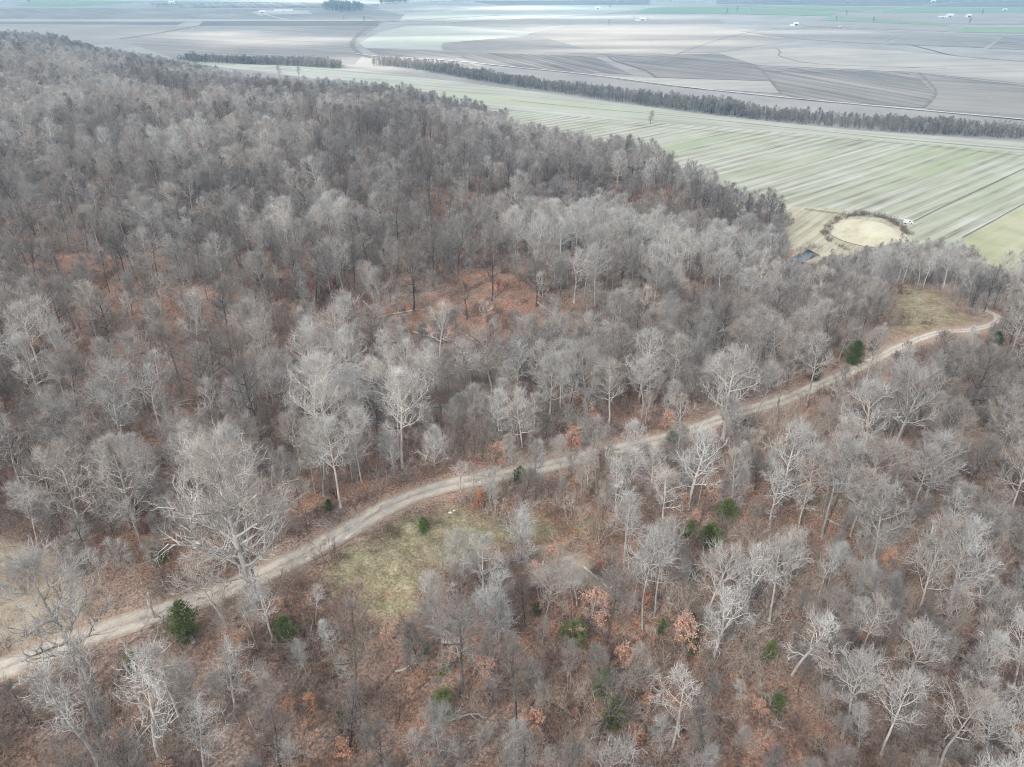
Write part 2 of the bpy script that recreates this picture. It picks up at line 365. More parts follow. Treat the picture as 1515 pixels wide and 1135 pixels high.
m_ditch = plain_mat('ditch_weeds', (0.14, 0.115, 0.09), var=0.35, scale=0.1)
m_white = plain_mat('limestone_track', (0.43, 0.41, 0.37), var=0.12, scale=0.3)
field([(262,90),(520,102),(700,124),(1000,164),(1250,192),(1515,210),(1900,240),(2300,620),(1650,464),(1515,430),(1440,395),(1330,352),(1190,312),(1100,292),(1000,252),(870,220),(700,158),(500,120),(300,96)], m_stripe)
field([(262,90),(520,102),(700,124),(1000,164),(1250,192),(1515,210),(1700,226),(1700,250),(1515,226),(1250,203),(1000,184),(850,172),(700,160),(500,120),(300,96)], m_head)
field([(1424,353),(1515,303),(1800,190),(2300,620),(1650,464),(1515,430),(1440,395)], m_ygreen)
field([(1165,305),(1230,308),(1290,318),(1345,335),(1350,360),(1310,372),(1260,384),(1225,398),(1213,378),(1190,366),(1160,372),(1150,330)], m_straw2)
field([(-200,36),(290,40),(170,59),(-200,62)], m_tan)
field([(-200,32),(275,33),(262,37),(-200,35)], m_dark)
field([(-200,28),(560,29.5),(560,31.5),(-200,30)], m_pale)
field([(176,59),(292,40),(560,39),(546,48),(524,66),(538,80),(520,100),(262,88)], m_grey)
field([(-200,12),(100,12),(560,14),(620,28),(-200,28)], m_rows2)
field([(50,1),(215,2),(120,10),(20,9)], m_green)
field([(300,31.5),(560,31.5),(560,38.5),(294,38.5)], m_brown)
field([(562,48),(600,39),(660,38.5),(790,48),(775,54),(654,64),(652,74),(540,71),(531,64)], m_mint)
field([(655,64),(780,54),(860,58),(1000,82),(880,84),(760,82),(655,75)], m_grey)
field([(541,72),(652,75.5),(860,86),(880,110),(740,97),(560,82)], m_rows2)
field([(590,36),(780,28),(960,24),(960,30),(780,40),(640,37)], m_tan)
field([(600,20),(760,8),(1000,8),(900,20),(740,30),(590,32)], m_mint)
field([(700,2),(960,0),(960,7),(740,8)], m_dark)  # cloud shadow on the far plain, put into the field colour
field([(782,50),(870,32),(1060,26),(1080,40),(1110,52),(1180,60),(1060,78),(880,76)], m_tan)
field([(640,99),(700,78),(880,84),(935,111),(740,98)], m_rows)
field([(898,82),(1060,80),(1120,92),(1140,120),(975,115),(940,100)], m_rows2)
field([(870,112),(970,116),(1138,121),(1154,139),(1000,129)], m_pale)
field([(1120,99),(1340,108),(1400,135),(1362,160),(1180,147),(1156,138)], m_rows)
field([(1352,109),(1515,127),(1800,150),(1800,205),(1515,178),(1372,162),(1385,140)], m_grey)
field([(1060,78),(1200,70),(1330,76),(1515,92),(1800,120),(1800,145),(1515,124),(1345,107),(1120,97)], m_pale)
field([(1090,46),(1200,40),(1350,47),(1300,66),(1180,58)], m_grey)
field([(1352,48),(1485,52),(1455,71),(1308,66)], m_grey)
field([(1488,52),(1800,58),(1800,85),(1515,74),(1462,72)], m_rows)
field([(1180,34),(1240,32),(1420,40),(1400,47),(1190,39)], m_tan)
field([(1428,40),(1800,42),(1800,55),(1412,48)], m_green)
field([(1230,25),(1415,33),(1400,38),(1215,30)], m_green)
field([(960,12),(1060,10),(1240,18),(1230,24),(1040,20),(940,20)], m_green)
field([(1240,19),(1800,24),(1800,38),(1420,36),(1235,25)], m_tan)
field([(1060,8),(1380,12),(1800,14),(1800,22),(1260,18)], m_green)
field([(1060,0),(1400,0),(1800,2),(1800,12),(1380,10),(1060,6)], m_dark)  # far band of cloud shade painted as a dark field sheet
field([(0,-8),(560,-6),(700,0),(560,6),(240,2),(0,0)], m_mint)
field([(220,5),(420,3),(560,6),(560,13),(230,11)], m_rows)
def track(name, pp, w, mat, z=0.6, lift=None):
    line = catmull(np.array(zpoly(pp)), 25.0)
    return ribbon(name, line, np.full(len(line), z), [-w*0.55, 0, w*0.55], 0.0, mat)
track('limestone_road', [(528,80),(560,84),(660,90),(760,100),(870,111),(1000,128),(1180,147),(1300,158),(1515,178),(1800,206)], 3.2, m_white, 0.9)
track('farm_road', [(-100,31),(300,31),(560,31),(600,33)], 3.0, m_white, 0.55)
track('farm_road', [(660,34),(780,25),(900,17),(1030,6),(1100,3)], 3.5, m_white, 0.56)
track('farm_road', [(1270,19),(1340,12),(1400,5),(1440,2)], 3.5, m_white, 0.57)
track('farm_road', [(385,20),(405,25),(428,31)], 4.0, m_white, 0.58)
track('farm_road', [(-100,15),(120,11),(240,5),(300,1)], 3.0, m_white, 0.59)
track('ditch', [(565,33),(550,38),(538,45),(526,56),(521,66),(528,76),(540,83),(552,86)], 7.0, m_ditch, 0.45)
track('ditch', [(565,33),(620,30),(680,26),(740,23)], 5.0, m_ditch, 0.46)
track('ditch', [(565,33),(545,26),(520,20),(500,17)], 4.0, m_ditch, 0.47)
track('ditch', [(897,80),(905,88),(930,97),(955,104),(972,116)], 2.5, m_ditch, 0.48)
track('ditch', [(1117,97),(1132,110),(1145,124),(1156,140)], 2.2, m_ditch, 0.49)
track('ditch', [(1125,105),(1200,108),(1340,109),(1400,115),(1515,127),(1700,146)], 2.2, m_ditch, 0.50)
track('ditch', [(1150,73),(1155,78),(1152,83),(1180,91),(1210,95),(1270,98),(1400,102)], 1.8, m_ditch, 0.51)
track('ditch', [(1340,65),(1380,75),(1420,84),(1515,92),(1700,110)], 3.0, m_ditch, 0.52)
track('ditch', [(1000,81),(1060,60),(1110,48),(1150,42)], 1.6, m_ditch, 0.53)
track('ditch', [(880,80),(1010,88),(1120,96)], 1.6, m_ditch, 0.535)
track('ditch', [(1352,328),(1400,304),(1460,276),(1515,250),(1600,214)], 0.7, m_ditch, 0.30)
track('ditch', [(1424,352),(1470,327),(1515,302),(1620,248)], 0.6, m_ditch, 0.31)
track('ditch', [(1190,310),(1250,318),(1300,322),(1340,328)], 0.7, m_ditch, 0.62)
track('ditch', [(175,58),(230,50),(290,39),(330,33)], 3.0, m_ditch, 0.54)
track('ditch', [(1360,108),(1378,126),(1385,140),(1366,160)], 2.6, m_ditch, 0.545)
track('field_margin', [(755,149),(900,163),(1000,172),(1200,193),(1360,209),(1515,222),(1650,236)], 0.7, m_ditch, 0.32)
track('field_margin', [(830,180),(960,187),(1100,198),(1300,210),(1515,231)], 0.5, m_ditch, 0.33)

def mat_water():
    g = N('creek_water', 0.06, 0.5); g.bump(g.noise(g.obj(), 1.2, 3), 0.02, 0.3); return g.col((0.016, 0.02, 0.022))
W_ = [tuple(np.array(p)+0) for p in CREEK]
W_ = [tuple(q) for q in catmull(np.array(W_+[W_[0]]), 2.0)[:-1]]
W_ = [tuple(np.array(q)+rng.normal(0, 0.5, 2)) for q in W_]
wc = np.mean(np.array(W_), 0); W_ = [tuple(wc+(np.array(p)-wc)*1.06) for p in W_]
o = sheet('creek_water', W_, -0.25, mat_water())

# ------------------------------------------------------------------ cloud deck with the gaps that let the sun down on the plain
cx = spaced([(-26000,-6000,4000),(-6000,-2400,300),(-2400,400,35),(400,6000,300),(6000,26000,4000)]); cy = spaced([(-26000,-5000,4000),(-5000,-900,300),(-900,2000,35),(2000,7000,300),(7000,30000,4000)])
CX, CY = np.meshgrid(cx, cy); CZ = 1300.0
cov = 0.79+0.10*(fbm(CX+9000, CY+9000, 1500, 21)-0.5)
gaps = [((305,54),140,100,1.0),((350,66),125,85,1.0),((438,60),110,36,0.9),((555,93),95,55,1.0),((630,97),100,45,0.8),((830,27),330,75,1.0),((900,44),290,100,1.0),((790,58),220,40,0.95),((950,66),210,50,1.0),((1020,50),270,40,0.95),((880,78),150,30,0.9),((740,13),260,120,1.0),((450,4),260,150,1.0),((1275,345),60,45,0.30),((1490,410),80,60,0.25)]
t_up = (CZ)/SUND.z
for (p, a, b, s) in gaps:
    c = onz(*p, 0); c = c[:2]+np.array([SUND.x, SUND.y])*t_up
    u = CX-c[0]; v = CY-c[1]; wob = 1+1.1*(fbm(CX*0.45+500, CY*1.3+300, 160, 33)-0.5)
    e = np.exp(-((u/(a*wob))**2+(v/(b*wob))**2)**1.3); cov = cov*(1-s*e)
cov += 0.0
ci = np.arange(CX.size).reshape(CX.shape)
cf = np.stack([ci[:-1, :-1], ci[:-1, 1:], ci[1:, 1:], ci[1:, :-1]], -1).reshape(-1, 4)
def mat_cloud():
    m = bpy.data.materials.new('cloud'); m.use_nodes = True; t = m.node_tree; t.nodes.clear()
    out = t.nodes.new('ShaderNodeOutputMaterial'); tr = t.nodes.new('ShaderNodeBsdfTransparent')
    tl = t.nodes.new('ShaderNodeBsdfTranslucent'); df = t.nodes.new('ShaderNodeBsdfDiffuse')
    tl.inputs[0].default_value = (0.97, 0.965, 0.945, 1); df.inputs[0].default_value = (0.94, 0.94, 0.94, 1)
    m1 = t.nodes.new('ShaderNodeMixShader'); m1.inputs[0].default_value = 0.60; t.links.new(tl.outputs[0], m1.inputs[1]); t.links.new(df.outputs[0], m1.inputs[2])
    a = t.nodes.new('ShaderNodeAttribute'); a.attribute_name = 'cover'
    m2 = t.nodes.new('ShaderNodeMixShader'); t.links.new(a.outputs['Fac'], m2.inputs[0]); t.links.new(tr.outputs[0], m2.inputs[1]); t.links.new(m1.outputs[0], m2.inputs[2])
    t.links.new(m2.outputs[0], out.inputs['Surface']); return m
cm = mesh_np('cloud_layer', np.stack([CX, CY, CZ+60*fbm(CX, CY, 900, 41)], -1), cf, [mat_cloud()], smooth_shade=True)
attr(cm, 'cover', np.clip(cov, 0, 1)); add('sky_cloud_layer', cm, kind='structure')

# straw-coloured grass skin of the mound
a_, r_ = np.meshgrid(np.linspace(0, 2*math.pi, 49)[:-1], np.linspace(0, 1.05, 12)); mx = MC[0]+18.0*r_*np.cos(a_); my = MC[1]+21.0*r_*np.sin(a_)
mzz = 4.5*smooth(1-r_**2)+0.10+0.9*smooth((1.15-r_)*6)*0.4
ii = np.arange(mx.size).reshape(mx.shape); jj = np.roll(ii, -1, 1)
mm = mesh_np('grass_mound', np.stack([mx, my, mzz], -1), np.stack([ii[:-1], jj[:-1], jj[1:], ii[1:]], -1).reshape(-1, 4), [m_straw], smooth_shade=True)
add('grass_mound', mm, kind='structure')

# ------------------------------------------------------------------ plant materials
def mat_bark(name, dark, light, sc=3.0):
    g = N(name, 0.9, 0.15); v = g.obj(); tone = g.at('tone', 'INSTANCER')
    mp = g.n('ShaderNodeMapping'); mp.inputs['Scale'].default_value = (1, 1, 0.25); g.l(v, mp.inputs['Vector'])
    f = g.noise(mp.outputs[0], sc, 4, 0.7)
    c = g.mix(tone, dark, light)
    c = g.mix(1.0, c, g.ramp(f, [(0.3, (0.6, 0.58, 0.56)), (0.7, (1.25, 1.25, 1.25))]), 'MULTIPLY')
    rnd = g.n('ShaderNodeObjectInfo').outputs['Random']
    c = g.mix(1.0, c, g.ramp(rnd, [(0.0, (0.97, 1.0, 1.025)), (0.5, (1, 1, 1)), (0.85, (1.03, 0.985, 0.945)), (1.0, (0.95, 0.89, 0.84))]), 'MULTIPLY')
    return g.col(c)
M_BARK = mat_bark('bark', (0.085, 0.07, 0.06), (0.56, 0.53, 0.49))
M_TWIG = mat_bark('twigs', (0.21, 0.186, 0.166), (0.55, 0.53, 0.495), 0.35)
M_BRUSH = mat_bark('brush_stems', (0.15, 0.105, 0.085), (0.46, 0.395, 0.335), 0.8)
def mat_leaf(name, a, b, sc=1.2):
    g = N(name, 0.7, 0.2); tone = g.at('tone', 'INSTANCER'); f = g.noise(g.obj(), sc, 3, 0.7)
    c = g.mix(tone, a, b); c = g.mix(1.0, c, g.ramp(f, [(0.3, (0.55, 0.55, 0.55)), (0.7, (1.4, 1.4, 1.4))]), 'MULTIPLY')
    g.b.inputs['Subsurface Weight'].default_value = 0.0
    return g.col(c)
M_ORANGE = mat_leaf('dead_oak_leaves', (0.46, 0.22, 0.125), (0.57, 0.38, 0.29))
M_CEDAR = mat_leaf('cedar_foliage', (0.085, 0.125, 0.050), (0.21, 0.225, 0.08), 0.9)
M_GRASSB = mat_leaf('dry_grass_blades', (0.20, 0.19, 0.09), (0.44, 0.37, 0.24), 0.5)

# ------------------------------------------------------------------ tree grower
UP = np.array([0., 0., 1.])
def unit(v): return v/(np.linalg.norm(v, axis=-1, keepdims=True)+1e-9)
class Buf:
    def __init__(s): s.v = []; s.f = []; s.n = 0
    def tube(s, P, r, k):
        P = np.asarray(P); m = len(P); T = unit(np.gradient(P, axis=0))
        a = unit(np.cross(T, np.array([0.31, 0.95, 0.07]))); b = np.cross(T, a)
        th = np.arange(k)*2*math.pi/k
        ring = P[:, None]+(a[:, None]*np.cos(th)[None, :, None]+b[:, None]*np.sin(th)[None, :, None])*np.asarray(r)[:, None, None]
        ii = np.arange(m*k).reshape(m, k); jj = np.roll(ii, -1, 1)
        q = np.stack([ii[:-1], jj[:-1], jj[1:], ii[1:]], -1).reshape(-1, 4)+s.n
        s.v.append(ring.reshape(-1, 3)); s.f.append(np.vstack([q[:, [0, 1, 2]], q[:, [0, 2, 3]]])); s.n += m*k
    def blades(s, A, B, w, up_bias=1.0, mid=None, rg=None):      # tapered flat twigs whose flat side looks mostly skyward
        d = unit(B-A); side = np.cross(d, np.array([0, 0, 1.0])+0.0)+rg.normal(0, 0.7, A.shape); side = unit(side-d*(side*d).sum(-1, keepdims=True))
        w = np.broadcast_to(w, (len(A),))[:, None]
        if mid is None:
            V = np.stack([A-side*w/2, A+side*w/2, B], 1); m = len(A)
            s.f.append(np.arange(m*3).reshape(m, 3)+s.n); s.v.append(V.reshape(-1, 3)); s.n += m*3
        else:
            V = np.stack([A-side*w/2, A+side*w/2, mid+side*w*0.36, mid-side*w*0.36, B], 1); m = len(A)
            b = (np.arange(m)*5)[:, None]+s.n
            s.f += [b+np.array([[0, 1, 2]]), b+np.array([[0, 2, 3]]), b+np.array([[3, 2, 4]])]; s.v.append(V.reshape(-1, 3)); s.n += m*5
    def quads(s, C, size, nrm, rg):
        t = unit(np.cross(nrm, rg.normal(size=C.shape))); b = np.cross(nrm, t); sz = np.broadcast_to(size, (len(C),))[:, None]
        V = np.stack([C-t*sz*0.5, C+b*sz*0.32, C+t*sz*0.5, C-b*sz*0.32], 1); m = len(C); k = (np.arange(m)*4)[:, None]+s.n
        s.f += [k+np.array([[0, 1, 2]]), k+np.array([[0, 2, 3]])]; s.v.append(V.reshape(-1, 3)); s.n += m*4
    def get(s):
        return np.vstack(s.v), np.vstack(s.f)
def polyline(p, d, L, nseg, wander, lift, rg):
    out = [p]; st = L/nseg
    for _ in range(nseg):
        d = unit(d+rg.normal(0, wander, 3)+UP*lift); p = p+d*st; out.append(p)
    return np.array(out)
def at_t(P, t):
    f = t*(len(P)-1); i = min(int(f), len(P)-2); return P[i]+(P[i+1]-P[i])*(f-i), unit(P[i+1]-P[i])
def make_tree(seed, H=20, clear=0.45, spread=4.0, r0=0.24, nl=15, n2=8, n3=6, n4=5, rise=0.75, tw=0.022, wander=0.10, lean=0.0, forks=1, l3=1.5, l4=0.8, crook=0.12, rag=0.12, low=False):
    """returns (trunk verts, faces), (crown verts, faces)"""
    rg = np.random.default_rng(seed); T = Buf(); C = Buf()
    base = np.array([0., 0., -0.5])
    stems = []
    for fk in range(forks):
        a = rg.uniform(0, 6.28) if forks > 1 else 0
        d0 = unit(np.array([math.cos(a)*0.22*(forks > 1)+lean, math.sin(a)*0.22*(forks > 1), 1.0]))
        P = polyline(base+np.array([math.cos(a), math.sin(a), 0])*0.2*(forks > 1), d0, (H+0.5)*rg.uniform(0.93, 1.0), 12, wander*0.4, 0.03, rg)
        tt = np.linspace(0, 1, 13); rr = r0*(1-tt)**0.75*(1.0+0.55*np.exp(-tt*26)) + 0.012
        rr *= 1 if forks == 1 else 0.68
        T.tube(P, rr, 8); stems.append((P, rr))
    S3, D3, L3_, S2 = [], [], [], []
    for P, rr in stems:
        for i in range(nl//forks):
            t = clear+(0.985-clear)*((i+rg.uniform(0, 0.9))/(nl//forks)); p, d = at_t(P, t)
            u = (t-clear)/(1-clear)
            az = i*2.4+rg.uniform(-0.5, 0.5)
            el = rise*(0.45+0.85*u)+rg.normal(0, 0.12)
            d1 = unit(np.array([math.cos(az)*math.cos(el), math.sin(az)*math.cos(el), math.sin(el)]))
            zc = H*(clear+(1-clear)*0.42); az_ = (H-zc)*0.98; R_ = spread*rg.uniform(1-rag, 1.0+rag*0.3)
            o3 = np.array([0, 0, (p[2]-zc)/az_]); q3_ = np.array([d1[0]/R_, d1[1]/R_, d1[2]/az_])
            aa = q3_@q3_; bb = o3@q3_; cc_ = o3@o3-1.0; disc = bb*bb-aa*cc_
            L = (-bb+math.sqrt(disc))/aa if disc > 0 else spread*0.4
            L = max(0.9, L*0.86)
            r1 = min(float(np.interp(t, np.linspace(0, 1, len(rr)), rr))*0.62, 0.035+L*0.016)
            Q = polyline(p, d1, L, 6, crook*1.4, 0.10, rg)
            T.tube(Q, r1*(1-np.linspace(0, 1, 7))**0.8+0.012, 5)
            for j in range(n2):
                s = 0.16+0.84*((j+rg.uniform(0, 0.9))/n2); q, dq = at_t(Q, min(s, 0.99))
                ax = unit(rg.normal(size=3)); d2 = unit(dq*0.75+unit(np.cross(dq, ax))*0.85+UP*0.22)
                l2 = L*0.42*(1.1-0.55*s)*rg.uniform(0.7, 1.25)+0.35
                Q2 = polyline(q, d2, l2, 4, crook*1.6, 0.09, rg)
                C.tube(Q2, max(0.02, r1*0.5)*(1-np.linspace(0, 1, 5))**0.8+0.008, 3)
                for k in range(n3):
                    s3 = 0.12+0.88*((k+rg.uniform(0, 0.95))/n3); q3, dq3 = at_t(Q2, min(s3, 0.99)); S3.append(q3); D3.append(dq3); L3_.append(l3*rg.uniform(0.55, 1.2))
        S3.append(P[-1]); D3.append(UP); L3_.append(1.0)
    S3 = np.array(S3); D3 = np.array(D3); L3_ = np.array(L3_)[:, None]
    d3 = unit(D3*0.8+unit(np.cross(D3, rg.normal(size=D3.shape)))*0.8+UP*0.25); M3 = S3+d3*L3_*0.5
    e3 = unit(d3+rg.normal(0, 0.22, d3.shape)+UP*0.15); E3 = M3+e3*L3_*0.5
    C.blades(S3, E3, tw*2.1, mid=M3, rg=rg)
    if n4:
        m = len(S3); tt = rg.uniform(0.15, 1.0, (m, n4, 1)); A = np.where(tt < 0.5, S3[:, None]+(M3-S3)[:, None]*tt*2, M3[:, None]+(E3-M3)[:, None]*(tt-0.5)*2).reshape(-1, 3)
        dd = np.repeat(d3, n4, 0); d4 = unit(dd*0.85+unit(np.cross(dd, rg.normal(size=dd.shape)))*0.75+UP*0.2)
        C.blades(A, A+d4*l4*rg.uniform(0.5, 1.25, (len(A), 1)), tw, rg=rg)
    return T.get(), C.get()
def join(parts):                       # [(v, f, material index)]
    V = []; Fs = []; mi = []; n = 0
    for v, f, m in parts:
        V.append(v); Fs.append(f+n); mi.append(np.full(len(f), m)); n += len(v)
    return np.vstack(V), np.vstack(Fs), np.concatenate(mi)

FORMS = {}            # name -> list of (trunk mesh, crown mesh, joined mesh, height)
def form(kind, seeds, **kw):
    L = FORMS.setdefault(kind, [])
    for s in seeds:
        (tv, tf), (cv, cf_) = make_tree(s, **kw)
        tm = mesh_np('trunk', tv, tf, [M_BARK], smooth_shade=True); cm_ = mesh_np('crown', cv, cf_, [M_TWIG])
        jv, jf, mi = join([(tv, tf, 0), (cv, cf_, 1)])
        L.append((tm, cm_, (jv, jf, mi), float(cv[:, 2].max())-0.3))
form('forest', [16, 17], H=17, clear=0.42, spread=6.2, nl=17, n2=9, n3=6, n4=3, rise=0.60, l3=1.5, l4=0.7, tw=0.020, crook=0.11, rag=0.22)
form('forest', [11, 12, 13, 14], H=19, clear=0.48, spread=5.6, rag=0.2, nl=16, n2=9, n3=6, n4=3, rise=0.66, l3=1.5, l4=0.7, tw=0.020, crook=0.09)
form('broad', [21, 22, 23], H=20, clear=0.26, spread=7.2, r0=0.36, nl=20, n2=10, n3=6, n4=4, rise=0.62, l3=1.6)
form('fan', [28, 29], H=22, clear=0.20, spread=8.4, wander=0.04, r0=0.40, nl=34, n2=12, n3=7, n4=4, rise=0.62, l3=1.5, crook=0.07, rag=0.08)
form('upright', [31, 32, 33], H=14, clear=0.22, spread=4.3, r0=0.16, nl=20, n2=8, n3=6, n4=5, rise=0.80, l3=1.3, l4=0.7, tw=0.018)
form('dome', [41], H=7, clear=0.08, spread=3.6, r0=0.15, nl=26, n2=9, n3=6, n4=6, rise=0.7, l3=0.9, l4=0.5, tw=0.016, low=True)
form('vase', [45, 46], H=10, clear=0.12, spread=3.3, r0=0.15, nl=20, n2=8, n3=6, n4=4, rise=1.05, forks=3, l3=1.2, l4=0.7, tw=0.02, low=True)
form('pole', [51, 52, 53], H=15, clear=0.50, spread=3.1, r0=0.12, nl=13, n2=6, n3=6, n4=4, rise=0.9, l3=1.1, l4=0.6)
form('crooked', [61, 62, 63], H=17, clear=0.36, spread=5.6, r0=0.26, nl=13, n2=8, n3=5, n4=3, rise=0.72, rag=0.4, crook=0.22, l3=1.3, l4=0.6, tw=0.026)

# conifer, leafy sapling, brush and grass forms
def make_cedar(seed, H=6.0, w=1.7):
    rg = np.random.default_rng(seed); T = Buf(); C = Buf()
    T.tube(polyline(np.array([0, 0, -0.4]), UP, H*0.95+0.4, 6, 0.04, 0, rg), np.linspace(0.11, 0.015, 7), 6)
    m = 230; t = rg.uniform(0.04, 1, m)**1.05; az = rg.uniform(0, 6.28, m)
    lob = 1+0.22*np.sin(az*3+seed)+0.15*np.sin(az*5+t*9)
    rad = w*np.where(t < 0.22, 0.72+t*1.27, (1-(t-0.22)/0.78)**0.75+0.06)*lob*rg.uniform(0.55, 1.15, m)
    d = np.stack([np.cos(az), np.sin(az), rg.uniform(0.1, 0.55, m)], -1)
    A = np.stack([np.zeros(m), np.zeros(m), t*H*0.96], -1); B = A+unit(d)*rad[:, None]
    C.blades(A, B, 0.03, rg=rg)
    k = 40; s = rg.uniform(0.3, 1.08, (m, k, 1)); P = (A[:, None]+(B-A)[:, None]*s+rg.normal(0, 0.11, (m, k, 3))).reshape(-1, 3)
    dd = np.repeat(unit(B-A), k, 0)+rg.normal(0, 0.55, (m*k, 3))+UP*0.35; dd = unit(dd)
    C.blades(P, P+dd*rg.uniform(0.12, 0.34, (m*k, 1)), 0.085, rg=rg)
    return T.get(), C.get()
def make_leafy(seed, H=5.0, w=2.1, leaves=3800):
    rg = np.random.default_rng(seed)
    (tv, tf), (cv, cf_) = make_tree(seed, H=H, clear=0.18, spread=w, r0=0.07, nl=14, n2=5, n3=4, n4=2, rise=0.7, l3=0.6, l4=0.35, tw=0.014, low=True)
    tips = cv[cf_[:, 2]]; k = rg.integers(0, len(tips), leaves); B = Buf()
    lm = np.sin(tips[:, 0]*1.9+seed)+np.sin(tips[:, 1]*1.7)+np.sin(tips[:, 2]*1.5); k = k[lm[k] > -0.9]
    P = tips[k]+rg.normal(0, 0.10, (len(k), 3)); nr = unit(rg.normal(size=P.shape)+UP*0.9)
    B.quads(P, rg.uniform(0.14, 0.28, len(k)), nr, rg)
    return (tv, tf), (cv, cf_), B.get()
def make_brush(seed, H=2.6, w=1.5, stems=16):
    rg = np.random.default_rng(seed); C = Buf(); S_, D_ = [], []
    for i in range(stems):
        a = rg.uniform(0, 6.28); r = w*math.sqrt(rg.random()); p = np.array([math.cos(a)*r*0.6, math.sin(a)*r*0.6, -0.1])
        d = unit(np.array([math.cos(a)*0.5, math.sin(a)*0.5, 1])); P = polyline(p, d, H*rg.uniform(0.55, 1.1), 4, 0.2, 0.0, rg)
        C.tube(P, np.linspace(0.03, 0.009, 5), 3)
        for j in range(9):
            q, dq = at_t(P, rg.uniform(0.2, 0.99)); S_.append(q); D_.append(dq)
    S_ = np.array(S_); D_ = np.array(D_); d = unit(D_*0.6+rg.normal(0, 0.6, D_.shape)+UP*0.2); E = S_+d*rg.uniform(0.4, 1.0, (len(S_), 1))
    C.blades(S_, E, 0.028, mid=(S_+E)/2, rg=rg)
    A = np.repeat(S_, 4, 0)+np.repeat(E-S_, 4, 0)*rg.uniform(0.2, 1, (len(S_)*4, 1)); dd = unit(np.repeat(d, 4, 0)+rg.normal(0, 0.6, (len(A), 3)))
    C.blades(A, A+dd*rg.uniform(0.25, 0.6, (len(A), 1)), 0.016, rg=rg)
    return C.get()
def make_tuft(seed):
    rg = np.random.default_rng(seed); C = Buf(); m = 90
    A = np.stack([rg.normal(0, 0.45, m), rg.normal(0, 0.45, m), np.full(m, -0.03)], -1)
    d = unit(np.stack([rg.normal(0, 0.5, m), rg.normal(0, 0.5, m), np.ones(m)], -1)); C.blades(A, A+d*rg.uniform(0.2, 0.6, (m, 1)), 0.035, rg=rg)
    return C.get()
CED = []
for i, (s, h, w) in enumerate(((71, 6, 2.1), (72, 5, 2.3), (73, 6, 1.8))):
    (tv, tf), (cv, cf_) = make_cedar(s, h, w)
    CED.append((mesh_np('trunk', tv, tf, [M_BARK], smooth_shade=True), mesh_np('foliage', cv, cf_, [M_CEDAR]), h, join([(tv, tf, 0), (cv, cf_, 1)])))
LEAFY = []
for s in (81, 82, 83):
    t_, c_, l_ = make_leafy(s)
    LEAFY.append((mesh_np('trunk', *t_, [M_BARK], smooth_shade=True), mesh_np('branches', *c_, [M_TWIG]), mesh_np('dead_leaves', *l_, [M_ORANGE]), join([(*t_, 0), (*c_, 1), (*l_, 2)])))
BRUSH = [mesh_np('brush', *make_brush(s, h, w, st), [M_BRUSH]) for s, h, w, st in ((91, 2.4, 1.6, 16), (92, 3.2, 1.8, 18), (93, 1.6, 1.7, 18), (94, 4.2, 1.5, 14))]
TUFT = [mesh_np('tuft', *make_tuft(s), [M_GRASSB]) for s in (95, 96, 97)]

# ------------------------------------------------------------------ scatter of the uncountable rest
def scatter(name, meshes, P, which, rotz, scale, tone, tilt=0.06, label=None, category=None):
    c = bpy.data.collections.new(name+'_forms')
    for i, me in enumerate(meshes):
        c.objects.link(bpy.data.objects.new('%s_form_%02d' % (name, i), me))
    me = bpy.data.meshes.new(name); me.vertices.add(len(P)); me.vertices.foreach_set('co', np.asarray(P, np.float32).ravel())
    attr(me, 'which', np.asarray(which, np.int32), 'INT'); attr(me, 'scl', np.asarray(scale, np.float32)); attr(me, 'tone', np.asarray(tone, np.float32))
    r2 = np.random.default_rng(5)
    attr(me, 'rot', np.column_stack([r2.normal(0, tilt, len(P)), r2.normal(0, tilt, len(P)), rotz]), 'FLOAT_VECTOR')
    g = bpy.data.node_groups.new(name, 'GeometryNodeTree')
    g.interface.new_socket('Geometry', in_out='INPUT', socket_type='NodeSocketGeometry'); g.interface.new_socket('Geometry', in_out='OUTPUT', socket_type='NodeSocketGeometry')
    nd = g.nodes; gi = nd.new('NodeGroupInput'); go = nd.new('NodeGroupOutput'); ip = nd.new('GeometryNodeInstanceOnPoints'); ci_ = nd.new('GeometryNodeCollectionInfo')
    ci_.inputs[0].default_value = c; ci_.inputs['Separate Children'].default_value = True; ci_.inputs['Reset Children'].default_value = True
    def na(nm, dt):
        k = nd.new('GeometryNodeInputNamedAttribute'); k.data_type = dt; k.inputs[0].default_value = nm; return k.outputs[0]
    er = nd.new('FunctionNodeEulerToRotation')
    g.links.new(gi.outputs[0], ip.inputs['Points']); g.links.new(ci_.outputs[0], ip.inputs['Instance']); ip.inputs['Pick Instance'].default_value = True
    g.links.new(na('which', 'INT'), ip.inputs['Instance Index']); g.links.new(na('rot', 'FLOAT_VECTOR'), er.inputs[0]); g.links.new(er.outputs[0], ip.inputs['Rotation'])
    g.links.new(na('scl', 'FLOAT'), ip.inputs['Scale']); g.links.new(ip.outputs[0], go.inputs[0])
    o = add(name, me, kind='stuff'); md = o.modifiers.new('scatter', 'NODES'); md.node_group = g
    if label: o['label'] = label; o['category'] = category
    return o

